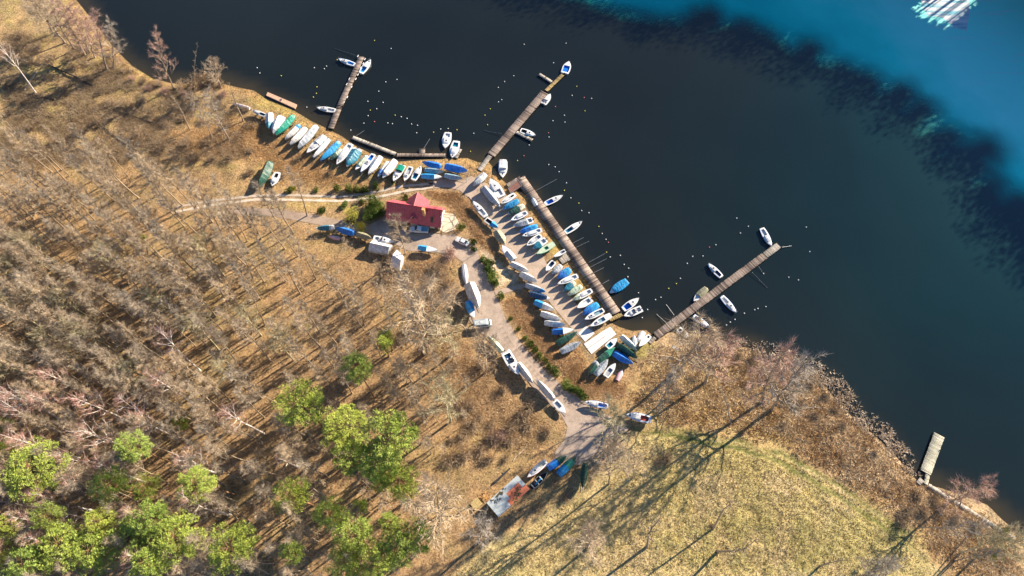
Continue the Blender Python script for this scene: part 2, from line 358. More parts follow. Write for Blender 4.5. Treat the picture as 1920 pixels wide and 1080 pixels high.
L.new(c, P.inputs['Base Color']); P.inputs['Roughness'].default_value = 0.09; P.inputs['IOR'].default_value = 1.45
bump(N, L, P, noise(N, L, 1.2, 3, 0.6), 0.035, 0.05)
water = link('lake_water', np_mesh('lake_water', np.stack([qx, qy, np.zeros_like(qx)], 1), wq[keep], m, True, np.stack([shallow, shallow, deep * (1 - shallow)], 1)))  # third channel: sky reflection painted into the water colour, not depth
tag(water, kind='structure')

def cdt_sheet(name, poly, zf, mat, step=1.2, parent=None, thick=0.0):
    """a sheet that follows the ground: outline plus an inner lattice, triangulated"""
    px = np.array(poly); out = []
    for i in range(len(poly)):
        a, b = np.array(poly[i]), np.array(poly[(i + 1) % len(poly)]); k = max(1, int(np.hypot(*(b - a)) / step))
        out += [tuple(a + (b - a) * j / k) for j in range(k)]
    X, Y = np.meshgrid(np.arange(px[:, 0].min(), px[:, 0].max(), step), np.arange(px[:, 1].min(), px[:, 1].max(), step))
    X, Y = X.ravel(), Y.ravel(); k = in_poly(X, Y, out) & (seg_dist(X, Y, out) > step * 0.45)
    vin = [Vector(p) for p in out] + [Vector(p) for p in zip(X[k], Y[k])]
    r = delaunay_2d_cdt(vin, [], [list(range(len(out)))], 1, 1e-4)
    V = np.array([tuple(p) for p in r[0]]); Z = zf(V[:, 0], V[:, 1])
    me = bpy.data.meshes.new(name); me.from_pydata([(a, b, c_) for (a, b), c_ in zip(V, Z)], [], [tuple(f) for f in r[2]])
    me.polygons.foreach_set('use_smooth', [True] * len(me.polygons)); me.materials.append(mat); me.update()
    return link(name, me, parent)
ICE_PX = [(1020, -25), (1075, -2), (1120, 14), (1170, 30), (1215, 38), (1290, 46), (1345, 26), (1332, 56), (1400, 46), (1462, 76), (1500, 100), (1536, 86), (1522, 116), (1592, 124), (1652, 150), (1646, 176), (1706, 166), (1692, 212), (1742, 196),
    (1716, 250), (1792, 246), (1770, 288), (1862, 266), (1835, 312), (1826, 345), (1872, 338), (1882, 380), (1930, 372), (1960, 420), (2010, 440)]
m, N, L, P = material('thawing_ice')
f1 = noise(N, L, 0.035, 4, 0.55); f2 = noise(N, L, 0.35, 5, 0.75)
tc = N.new('ShaderNodeTexCoord'); mp = N.new('ShaderNodeMapping'); L.new(tc.outputs['Object'], mp.inputs[0])
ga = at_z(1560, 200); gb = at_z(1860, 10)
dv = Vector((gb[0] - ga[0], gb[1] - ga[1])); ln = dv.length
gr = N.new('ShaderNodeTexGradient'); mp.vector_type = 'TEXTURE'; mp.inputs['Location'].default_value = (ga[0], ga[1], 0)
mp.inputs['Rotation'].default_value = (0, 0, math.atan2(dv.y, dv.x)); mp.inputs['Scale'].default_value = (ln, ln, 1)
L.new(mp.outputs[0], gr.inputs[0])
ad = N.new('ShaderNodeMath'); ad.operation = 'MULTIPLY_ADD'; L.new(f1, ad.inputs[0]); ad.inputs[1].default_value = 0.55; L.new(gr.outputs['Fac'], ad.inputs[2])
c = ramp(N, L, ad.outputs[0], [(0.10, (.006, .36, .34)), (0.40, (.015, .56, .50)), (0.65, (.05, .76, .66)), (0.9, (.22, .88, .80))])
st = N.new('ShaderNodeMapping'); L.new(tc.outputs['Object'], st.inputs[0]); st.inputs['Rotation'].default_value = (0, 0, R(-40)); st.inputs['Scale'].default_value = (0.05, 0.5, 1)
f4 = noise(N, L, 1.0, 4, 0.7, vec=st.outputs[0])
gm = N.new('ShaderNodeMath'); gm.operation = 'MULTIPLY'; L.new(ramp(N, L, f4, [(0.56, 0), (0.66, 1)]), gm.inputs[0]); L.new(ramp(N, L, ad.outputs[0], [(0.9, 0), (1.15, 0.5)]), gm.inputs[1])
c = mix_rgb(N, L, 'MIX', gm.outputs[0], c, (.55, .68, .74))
th = N.new('ShaderNodeAttribute'); th.attribute_name = 'tint'; L.new(th.outputs['Fac'], P.inputs['Alpha']); P.inputs['Specular IOR Level'].default_value = .12
L.new(c, P.inputs['Base Color']); P.inputs['Roughness'].default_value = 0.6; bump(N, L, P, f2, 0.15, 0.05)
ie_ = [tuple(np.array(at_z(*p)) - SUN_H * 4.0) for p in ICE_PX]
ice = cdt_sheet('ice_sheet', ie_ + [tuple(p + SUN_H * 79) for p in ICE_EDGE[::-1]], lambda x, y: 0.035 + 0 * x, m, 2.0); tag(ice, kind='structure')
co_ = np.empty(len(ice.data.vertices) * 3); ice.data.vertices.foreach_get('co', co_); co_ = co_.reshape(-1, 3)
ed_ = ie_; tk = sstep(0, 13, seg_dist(co_[:, 0], co_[:, 1], ed_, False) + (fbm(co_[:, 0] / 6, co_[:, 1] / 6, 61) - .5) * 5)      # the ice thins out towards its edge
ca = ice.data.color_attributes.new('tint', 'FLOAT_COLOR', 'POINT'); ca.data.foreach_set('color', np.stack([tk, tk, tk, np.ones_like(tk)], 1).astype(np.float32).ravel())
SNOW_PX = [(1722, -20), (1728, 12), (1740, 30), (1765, 32), (1790, 52), (1812, 58), (1818, 22), (1815, -20), (1790, -70), (1740, -60)]
m, N, L, P = material('old_snow')
st = N.new('ShaderNodeMapping'); tc = N.new('ShaderNodeTexCoord'); L.new(tc.outputs['Object'], st.inputs[0]); st.inputs['Rotation'].default_value = (0, 0, R(-40)); st.inputs['Scale'].default_value = (0.06, 0.55, 1)
f4 = noise(N, L, 1.0, 4, 0.7, vec=st.outputs[0])
L.new(ramp(N, L, f4, [(0.36, (.10, .42, .55)), (0.5, (.60, .66, .70)), (.8, (.82, .80, .80))]), P.inputs['Base Color']); P.inputs['Roughness'].default_value = 0.9
snow = cdt_sheet('snow_patch', [at_z(*p) for p in SNOW_PX], lambda x, y: 0.05 + 0 * x, m, 2.5); tag(snow, kind='structure')

# ------------------------------------------------------------------ roads
def road_mat(name, a, b, joints=None):
    m, N, L, P = material(name)
    f = noise(N, L, 0.35, 4, 0.7); f2 = noise(N, L, 5.0, 4, 0.75)
    c = ramp(N, L, f, [(0.36, a), (0.62, b)])
    c = mix_rgb(N, L, 'MULTIPLY', 1.0, c, ramp(N, L, f2, [(0.3, .66), (0.7, 1.25)]))
    f3 = noise(N, L, 0.9, 3, 0.8); c = mix_rgb(N, L, 'MULTIPLY', 1.0, c, ramp(N, L, f3, [(0.30, .70), (0.42, 1.0)]))
    oi = N.new('ShaderNodeObjectInfo'); c = mix_rgb(N, L, 'MULTIPLY', 1.0, c, ramp(N, L, oi.outputs['Random'], [(0, .86), (1, 1.12)]))
    L.new(c, P.inputs['Base Color']); P.inputs['Roughness'].default_value = 0.9; bump(N, L, P, f2, 0.3, 0.03); return m
M_asphalt = road_mat('sandy_asphalt', (.44, .34, .255), (.56, .44, .34))
M_yard = road_mat('worn_yard_surface', (.32, .25, .195), (.46, .365, .29))
M_conc = road_mat('pale_concrete', (.66, .64, .62), (.78, .76, .74))
M_track = road_mat('concrete_track', (.46, .38, .29), (.60, .51, .41))
M_dirt = road_mat('dirt', (.34, .25, .18), (.44, .34, .26))
rz_ = lambda dz: (lambda x, y: base_h(x, y) + dz)
tag(cdt_sheet('boat_yard_road', wpoly(APRON), rz_(0.030), M_asphalt), kind='structure')
road = tag(cdt_sheet('access_road', wpoly(YARD), rz_(0.030), M_yard), kind='structure')
tag(cdt_sheet('dirt_path', wpoly(DIRT_PX), rz_(0.025), M_dirt), kind='structure')
tag(cdt_sheet('foot_path', wpoly(FOOT_PX), rz_(0.04), M_dirt), kind='structure')
def densify(pts, step):
    out = []
    for a, b in zip(pts[:-1], pts[1:]):
        a, b = Vector(a), Vector(b); k = max(1, int((b - a).length / step))
        out += [a + (b - a) * (i / k) for i in range(k)]
    return out + [Vector(pts[-1])]
for nm, tr in (('wheel_track', TRACK_A), ('wheel_track', TRACK_B)):
    P_ = densify([at(*p) for p in tr], 0.8); rows = []
    for i, p in enumerate(P_):
        d = (P_[min(i + 1, len(P_) - 1)] - P_[max(i - 1, 0)]); d.z = 0; d.normalize(); n_ = Vector((-d.y, d.x, 0))
        w = 0.42 + 0.08 * math.sin(i * 1.3)
        rows.append([(q.x, q.y, gh(q.x, q.y) + 0.03) for q in (p - n_ * w, p, p + n_ * w)])
    mb = MB(); mb.grid(rows); tag(mb.build(nm, M_track, None, True), kind='structure')
# concrete slabs of the lower road, each its own piece
CL = densify([at(*p) for p in [(938, 600), (958, 640), (985, 675), (1015, 706), (1050, 736), (1078, 765)]], 0.05)
M_slab = road_mat('road_slab', (.33, .255, .195), (.45, .355, .28))
mbs = MB(); mbs.box((0, 0, 0), (1.96, 1.46, 0.06)); slab_me = mbs.mesh('paving_slab', M_slab)
acc = 0.0; last = CL[0]; rng = random.Random(3)
for i in range(1, len(CL) - 4):
    acc += (CL[i] - CL[i - 1]).length
    if acc >= 1.5:
        acc = 0; d = CL[i + 4] - CL[i - 4]; d.z = 0; d.normalize(); n_ = Vector((-d.y, d.x, 0)); ang = math.atan2(n_.y, n_.x)
        for s in (-1, 1):
            if rng.random() < 0.12: continue
            p = CL[i] + n_ * s * 1.0; o = link('paving_slab', slab_me, road)
            o.location = (p.x, p.y, gh(p.x, p.y) + 0.035 + rng.uniform(-.008, .012)); o.rotation_euler = (rng.uniform(-.008, .008), rng.uniform(-.008, .008), ang + rng.uniform(-.02, .02))
# launching ramp
ramp_g = link('launching_ramp', None); tag(ramp_g, kind='structure')
for q in ([(1084, 625), (1099, 611), (1115, 625), (1097, 641)], [(1094.5, 645), (1144, 613), (1150, 620), (1101, 654)], [(1101.4, 654.6), (1150.4, 620.6), (1155, 627), (1109, 664)]):
    cdt_sheet('ramp_slab', wpoly(q), rz_(0.09), M_conc, 0.7, ramp_g)
# ------------------------------------------------------------------ piers
def pier_deck(parent, a, b, w, z, mat, pitch=0.34, seed=0, name='deck_planks'):
    """boards laid across between two points, every board with its own height, length and tone"""
    rg = np.random.RandomState(seed); a = Vector((a[0], a[1])); b = Vector((b[0], b[1])); d = b - a; Ln = d.length; d.normalize(); n_ = Vector((-d.y, d.x))
    k = int(Ln / pitch); t = np.arange(k) * pitch; g = 0.02 + 0.05 * (rg.rand(k) < 0.25)
    V = np.zeros((k, 8, 3)); hz = z + rg.uniform(-.012, .012, k); e0 = -w / 2 - rg.uniform(0, .09, k); e1 = w / 2 + rg.uniform(0, .09, k)
    yaw = rg.uniform(-.012, .012, k)
    for q, (u, v, zz) in enumerate([(0, 0, 0), (1, 0, 0), (1, 1, 0), (0, 1, 0), (0, 0, 1), (1, 0, 1), (1, 1, 1), (0, 1, 1)]):
        along = t + (pitch - g if u else 0) + yaw * (w if v else -w); across = np.where(v, e1, e0)
        V[:, q, 0] = a.x + d.x * along + n_.x * across; V[:, q, 1] = a.y + d.y * along + n_.y * across; V[:, q, 2] = hz - (0 if zz else 0.06)
    F = np.array([(3, 2, 1, 0), (4, 5, 6, 7), (0, 1, 5, 4), (1, 2, 6, 5), (2, 3, 7, 6), (3, 0, 4, 7)])
    faces = (np.arange(k)[:, None, None] * 8 + F[None]).reshape(-1, 4)
    tone = np.repeat(np.clip(rg.normal(0.5, 0.27, k) + 0.25 * np.sin(t * 0.5 + seed), 0, 1), 8)
    o = link(name, np_mesh(name, V.reshape(-1, 3), faces, mat, False, np.repeat(tone[:, None], 3, 1)), parent); o['kind'] = 'stuff'
    for s in (-1, 1):
        mb = MB(); c0 = a + n_ * s * (w / 2 - 0.12); c1 = b + n_ * s * (w / 2 - 0.12)
        mb.tube([(c0.x, c0.y, z - 0.16), (c1.x, c1.y, z - 0.16)], 0.09, 4); mb.build('bearer', M_pile, parent)
    nn = max(2, int(Ln / 3.2))
    for i in range(nn + 1):
        for s in (-1, 1):
            p = a + d * (Ln * i / nn * 0.98 + 0.1) + n_ * s * (w / 2 + 0.02); mb = MB(); up = 0.35 if (i * 7 + s + seed) % 4 == 0 else -0.08
            mb.cyl((p.x, p.y, z / 2 + up / 2 - 0.7), 0.10, z + up + 1.4, 7); mb.build('pile', M_pile, parent)
SC = lambda x, y: math.hypot(*(np.array(at_z(x + .5, y)) - np.array(at_z(x - .5, y))))       # metres per px
def pier(label, parts, cat='pier', name='pier'):
    x, y = parts[0][0]; p = atw(x, y); t = thing(name, label, cat, (p.x, p.y, 0)); inv = Vector((p.x, p.y))
    for k, (a, b, w, z, mat) in enumerate(parts):
        A, B = atw(*a, z), atw(*b, z); W = w * SC((a[0] + b[0]) / 2, (a[1] + b[1]) / 2)
        pier_deck(t, (A.x - p.x, A.y - p.y), (B.x - p.x, B.y - p.y), W, z, mat, seed=int(x + k * 13))
    return t
pier('weathered plank pier at the far left, narrow, with white fenders along its edge', [((620, 241), (634.5, 204.5), 11, .65, M_plank), ((637.5, 197.5), (678.3, 105.6), 10.5, .62, M_plank), ((634.6, 203.5), (637.3, 198.3), 9.5, .45, M_plank)])
pier('grey plank walkway bending along the shore in front of the laid-up boats', [((661, 257.5), (743, 289.5), 7.5, .55, M_plankgrey), ((744, 290.5), (837, 291), 7, .55, M_plank), ((791.6, 287), (791.6, 278.5), 10, .58, M_plank)])
pier('short grey finger jetty beside the white yacht at the end of the shore walkway', [((854.5, 296), (863, 279), 6.5, .5, M_plankgrey)], 'jetty', 'jetty')
pier('long plank pier with a narrow mossy end and side arms, left of the quay', [((899, 319), (919.5, 291.5), 8.5, .7, M_plankgrey), ((921, 290.5), (1021.5, 173), 15, .66, M_plank), ((1024, 170), (1056, 139), 6.5, .5, M_plankyel), ((1034, 153.5), (1010.5, 138.5), 6, .48, M_plankgrey), ((968, 247.5), (998, 263), 6.5, .48, M_plankgrey)])
pier('long wide plank quay running beside the boat yard slope', [((975, 334), (1155, 589), 20, .8, M_plank), ((951, 348), (977, 332.5), 8, .8, M_plank), ((1143, 600), (1167, 588.5), 7, .79, M_plankyel), ((1050, 489), (1068.5, 479), 16, .77, M_plankgrey)], 'quay', 'quay')
pier('straight plank pier at the right with a pale end section', [((1217.5, 643), (1229, 632), 6.5, .62, M_plankgrey), ((1229.5, 630), (1434, 479), 14, .7, M_plank), ((1434.7, 478.5), (1461, 459.5), 12, .6, M_plankgrey)])
pier('short wide grey jetty standing off the reed bank at the right edge', [((1735.5, 886), (1761.5, 815), 19, .6, M_plankpale), ((1736, 908), (1740, 889), 7, .5, M_plankpale)], 'jetty', 'jetty')
pier('small broken landing stage beside the grey jetty at the right', [((1722, 907), (1730, 898), 9, .5, M_plankgrey)], 'landing', 'landing_stage')
pier('narrow boardwalk along the bank in the lower right corner', [((1741, 910), (1800, 947), 8, .7, M_plankgrey), ((1801, 947.6), (1903, 1011), 9, .72, M_plankgrey)], 'boardwalk', 'boardwalk')
# pontoon at the far left shore
def block_px(name, label, cat, quad, z0, z1, mat, rim=None, parts=()):
    P_ = [atw(*q, z1) for q in quad]; c = sum(P_, Vector()) / 4; t = thing(name, label, cat, (c.x, c.y, z0))
    Q = [(p.x - c.x, p.y - c.y) for p in P_]; mb = MB(); mb.add([(*q, 0) for q in Q] + [(*q, z1 - z0) for q in Q], [(3, 2, 1, 0), (4, 5, 6, 7), (0, 1, 5, 4), (1, 2, 6, 5), (2, 3, 7, 6), (3, 0, 4, 7)])
    mb.build('body', mat, t)
    if rim:
        mb = MB(); H = z1 - z0
        for i in range(4): mb.tube([(*Q[i], H + 0.04), (*Q[(i + 1) % 4], H + 0.04)], 0.09, 4)
        mb.build('rim', rim, t)
    return t, Q
M_tan = plain('tan_boards', (.62, .40, .27), .85, .2, 1.5, 0.2)  # the pontoon boards' own tan
t, Q = block_px('pontoon', 'flat tan floating pontoon lying along the shore at the far left', 'pontoon', [(499, 178.5), (502, 172.6), (556.5, 195.8), (553, 203)], -0.2, 0.45, M_tan)
m0 = (Vector(Q[0]) + Vector(Q[3])) / 2; m1 = (Vector(Q[1]) + Vector(Q[2])) / 2
mb = MB(); mb.tube([(m0.x, m0.y, 0.66), (m1.x, m1.y, 0.66)], 0.05, 4); mb.build('joint', M_pile, t)
mb = MB(); mb.box((0, 0.2, 0.78), (0.5, 0.4, 0.25)); mb.build('mooring_bollard', M_steel, t)
M_rust = plain('rusty_plate', (.22, .10, .075), .8, .35, 1.5, .3)
block_px('steel_box_barge', 'rust brown rectangular steel box tucked inside the corner of the quay', 'barge', [(953, 353), (971.5, 338), (978.5, 348.5), (957.5, 362.5)], 0.0, 0.95, M_rust, M_steel)
t, Q = block_px('reed_board', 'small white flat board lying on the reeds below the right pier', 'board', [(1260, 652), (1263.5, 647.5), (1273.5, 654), (1270.5, 658.5)], 0.55, 0.7, paint('W'), M_steel)

# ------------------------------------------------------------------ boatyard house
def house():
    A = at(724.8, 378.7, 6.5); B = at(829, 394, 6.5); d = (B - A); d.z = 0; Ln = d.length; ang = math.atan2(d.y, d.x); c = (A + B) / 2; z0 = gh(c.x, c.y)
    t = thing('boat_house', 'cream house with red metal gable roof between the forest and the boat yard', 'house', (c.x, c.y, z0), ang)
    M_wall = plain('cream_render', (.74, .67, .55), .9, .12, 1, .1); M_roof = plain('red_metal_roof', (.54, .095, .12), .5, .32, 1.1, 0, .5)
    M_trim = plain('roof_trim', (.20, .015, .02), .5); M_brick = plain('chimney_brick', (.62, .38, .16), .9, .3, 4, .4); M_frame = plain('window_frame', (.8, .8, .78), .5, .05)
    h = Ln / 2; w = 3.2; ez = 2.68; rz = 6.5; ov = 0.4; sl = (rz - ez) / w
    mb = MB(); g = h - 0.35
    mb.add([(-g, -w, 0), (g, -w, 0), (g, w, 0), (-g, w, 0), (-g, -w, ez - .12), (g, -w, ez - .12), (g, w, ez - .12), (-g, w, ez - .12), (-g, 0, rz - .14), (g, 0, rz - .14)],
           [(0, 1, 5, 4), (2, 3, 7, 6), (1, 2, 6, 9, 5), (3, 0, 4, 8, 7)]); mb.build('wall', M_wall, t)
    def slab(name, P4, parent, mat=M_roof, th=0.12):
        v = [Vector(p) for p in P4]; n_ = (v[1] - v[0]).cross(v[2] - v[0]).normalized()
        if n_.z < 0: n_ = -n_
        m_ = MB(); k = len(v); m_.add([tuple(p) for p in v] + [tuple(p - n_ * th) for p in v], [tuple(range(k)), tuple(range(2 * k - 1, k - 1, -1))] + [(i, (i + 1) % k, k + (i + 1) % k, k + i) for i in range(k)])
        return m_.build(name, mat, parent)
    eo = ez - ov * sl
    r1 = slab('roof', [(-h, -w - ov, eo), (h, -w - ov, eo), (h, 0, rz), (-h, 0, rz)], t); slab('roof', [(-h, w + ov, eo), (h, w + ov, eo), (h, 0, rz), (-h, 0, rz)], t)
    mb = MB(); mb.tube([(-h - .03, 0, rz + .03), (h + .03, 0, rz + .03)], .1, 6); mb.build('ridge_cap', M_trim, t)
    mb = MB()
    for i in range(1, 24):
        x = -h + 2 * h * i / 24; mb.tube([(x, -w - ov + .02, eo + .03), (x, -.1, rz - .08)], .028, 4)
    mb.build('standing_seam', M_trim, r1)
    # tall cross wing towards the lake
    cx, hw, ly = -0.15, 3.0, 4.9; wr = rz + 0.12; s2 = (wr - ez) / hw
    mb = MB(); mb.add([(cx - hw + .3, 0, 0), (cx + hw - .3, 0, 0), (cx + hw - .3, ly - .4, 0), (cx - hw + .3, ly - .4, 0), (cx - hw + .3, 0, ez), (cx + hw - .3, 0, ez), (cx + hw - .3, ly - .4, ez), (cx - hw + .3, ly - .4, ez), (cx, ly - .4, wr - .2)],
           [(1, 2, 6, 5), (2, 3, 7, 8, 6), (3, 0, 4, 7)]); mb.build('wall', M_wall, t)
    yb = 0.0
    slab('roof', [(cx, -.1, wr), (cx, ly, wr), (cx + hw + .35, ly, ez - .3), (cx + hw + .35, 1.2, ez - .3)], t); slab('roof', [(cx, -.1, wr), (cx, ly, wr), (cx - hw - .35, ly, ez - .3), (cx - hw - .35, 1.2, ez - .3)], t)
    # front dormer
    dm = link('dormer', None, t); x0 = -0.1; fy = -2.5; fz = rz + fy * sl; dw = 1.15
    mb = MB(); mb.add([(x0 - dw + .15, fy, fz - .2), (x0 + dw - .15, fy, fz - .2), (x0 + dw - .15, fy, fz + .35), (x0, fy, fz + 1.35), (x0 - dw + .15, fy, fz + .35)], [(0, 1, 2, 3, 4)]); mb.build('dormer_wall', M_wall, dm)
    zt = fz + 1.5; yt = -(rz - zt) / sl
    slab('dormer_roof', [(x0, fy - .25, zt), (x0, yt, zt), (x0 + dw + .2, -(rz - fz - .1) / sl, fz + .14), (x0 + dw + .2, fy - .25, fz + .14)], dm); slab('dormer_roof', [(x0, fy - .25, zt), (x0, yt, zt), (x0 - dw - .2, -(rz - fz - .1) / sl, fz + .14), (x0 - dw - .2, fy - .25, fz + .14)], dm)
    mb = MB(); mb.box((x0, fy - .03, fz + .35), (.8, .06, .7)); mb.build('window', M_glass, dm)
    # chimneys, skylight, vent
    mb = MB(); mb.box((3.3, -1.5, 6.4), (.75, .75, 3.4)); ch = mb.build('chimney', M_brick, r1)
    mb = MB(); mb.box((3.3, -1.5, 8.16), (.95, .95, .12)); mb.build('chimney_cap', M_brick, t)
    mb = MB(); mb.box((4.1, -.45, 6.4), (.4, .4, 1.6)); mb.build('vent_pipe', M_trim, r1)
    y = -2.2; z = rz + y * sl + .09
    v = [(5.6 + a * .42, y + b * .55, z + b * .55 * sl) for a, b in ((-1, -1), (1, -1), (1, 1), (-1, 1))]; slab('skylight', v, r1, M_glass, .06)
    y = 1.5; z = rz - y * sl + .09; v = [(5.8 + a * .5, y + b * .4, z - b * .4 * sl) for a, b in ((-1, -1), (1, -1), (1, 1), (-1, 1))]; slab('skylight', v, r1, M_glass, .06)
    # windows and doors
    for (x, yy, zz, sx, sz) in [(g + .03, -1.6, 1.5, 0, 1.2), (g + .03, 1.5, 1.5, 0, 1.2), (g + .03, -.9, 4.6, 0, 1.1), (g + .03, .9, 4.6, 0, 1.1)]:
        mb = MB(); mb.box((x, yy, zz), (.08, 1.1, sz)); fr = mb.build('window', M_frame, t); mb = MB(); mb.box((x + .03, yy, zz), (.06, .9, sz - .2)); mb.build('pane', M_glass, fr)
    for x in (-6.5, -4.2, 1.8, 4.5):
        mb = MB(); mb.box((x, -w - .03, 1.5), (1.2, .08, 1.2)); fr = mb.build('window', M_frame, t); mb = MB(); mb.box((x, -w - .06, 1.5), (1.0, .06, 1.0)); mb.build('pane', M_glass, fr)
    for x in (-1.6, 6.9):
        mb = MB(); mb.box((x, -w - .04, 1.05), (1.0, .09, 2.1)); dr = mb.build('door', plain('door_wood', (.22, .12, .06), .6), t); mb = MB(); mb.box((x + .38, -w - .12, 1.05), (.06, .08, .14)); mb.build('handle', M_steel, dr)
    # terrace with its rail at the right gable
    tr = MB(); tp = [(g + .02, -3.4), (g + 1.6, -3.9), (g + 4.0, -2.4), (g + 5.0, .3), (g + 2.8, 2.9), (g + .02, 2.9)]; k = len(tp)
    tr.add([(*p, .38) for p in tp] + [(*p, -.2) for p in tp], [tuple(range(k))] + [(i, (i + 1) % k, k + (i + 1) % k, k + i) for i in range(k)]); tr.build('terrace', plain('terrace_slabs', (.66, .58, .44), .9, .15, 1.2, .2), t)
    mb = MB()
    for p, q in zip(tp[1:-1], tp[2:]):
        mb.tube([(*p, 1.3), (*q, 1.3)], .06, 4)
        for f in (0, .5, 1): x, y = p[0] + (q[0] - p[0]) * f, p[1] + (q[1] - p[1]) * f; mb.tube([(x, y, .35), (x, y, 1.3)], .05, 4)
    mb.build('railing', M_pile, t)
    mb = MB()
    for yy in (-1.5, 1.0): mb.tube([(g + .05, yy, 2.5), (g + 3.6, yy + .3, 2.5)], .07, 4)
    mb.tube([(g + 3.4, -2, 2.5), (g + 3.4, 2, 2.5)], .07, 4); mb.tube([(g + 3.4, -1.3, .35), (g + 3.4, -1.3, 2.5)], .06, 4); mb.tube([(g + 3.4, 1.3, .35), (g + 3.4, 1.3, 2.5)], .06, 4); mb.build('pergola', M_pile, t)
house()
# old shed in the lower middle: plate by plate
def shed():
    q = [at(970, 891, 2.4), at(993, 917, 2.0), at(935, 969, 2.0), at(912.5, 942.5, 2.4)]; c = sum(q, Vector()) / 4; z0 = gh(c.x, c.y)
    t = thing('shed', 'low shed with pale grey and orange sheet roof at the forest edge', 'shed', (c.x, c.y, z0)); Q = [Vector((p.x - c.x, p.y - c.y)) for p in q]
    M_gs = plain('grey_roof_sheet', (.46, .52, .53), .6, .2, 1.2, .2, .4, .08); M_or = plain('orange_roof_sheet', (.50, .15, .08), .6, .35, 1.5, .2, .4, .12); M_moss = plain('roof_moss', (.10, .085, .035), .95, .4, 4, .6); M_wd = plain('shed_boards', (.20, .14, .09), .9, .3, 3, .3)
    def pt(u, v, dz=0): p = (Q[0] * (1 - u) + Q[3] * u) * (1 - v) + (Q[1] * (1 - u) + Q[2] * u) * v; return (p.x, p.y, 2.4 - .4 * v + dz)
    NU, NV = 10, 3
    for i in range(NU):
        for j in range(NV):
            u0, u1, v0, v1 = i / NU, (i + 1.04) / NU, j / NV, min(1, (j + 1.03) / NV); zz = .02 * ((i * 3 + j) % 3) + .015 * j
            mb = MB(); V = [pt(u0, v0, zz), pt(u1, v0, zz + .01), pt(u1, v1, zz + .01), pt(u0, v1, zz)]; mb.add(V + [(a, b, z - .04) for a, b, z in V], [(0, 1, 2, 3), (7, 6, 5, 4), (0, 4, 5, 1), (1, 5, 6, 2), (2, 6, 7, 3), (3, 7, 4, 0)])
            mb.build('roof_sheet', M_or if (j == NV - 1 and i < 6) or (j == 1 and i < 5 and i > 0) else M_gs, t)
    rg = random.Random(5); mb = MB()
    for (cu, cv, n_, r) in [(.62, .12, 26, .12), (.3, .75, 18, .06), (.42, .9, 14, .05), (.8, .3, 8, .05), (.2, .55, 10, .05)]:
        for k in range(n_):
            u, v = cu + rg.gauss(0, r), cv + rg.gauss(0, .07)
            if 0 < u < 1 and 0 < v < 1:
                p = pt(u, v, .12); mb.box(p, (rg.uniform(.15, .5), rg.uniform(.1, .35), .05), rg.uniform(0, 3))
    o = mb.build('moss', M_moss, t); o['kind'] = 'stuff'
    for a, b in ((0, 1), (1, 2), (2, 3), (3, 0)):
        u = [Q[k] * .94 for k in (a, b)]; z = [2.3 if k in (0, 3) else 1.9 for k in (a, b)]; mb = MB(); mb.add([(u[0].x, u[0].y, -.1), (u[1].x, u[1].y, -.1), (u[1].x, u[1].y, z[1]), (u[0].x, u[0].y, z[0])], [(0, 1, 2, 3)]); mb.build('wall', M_wd, t)
shed()
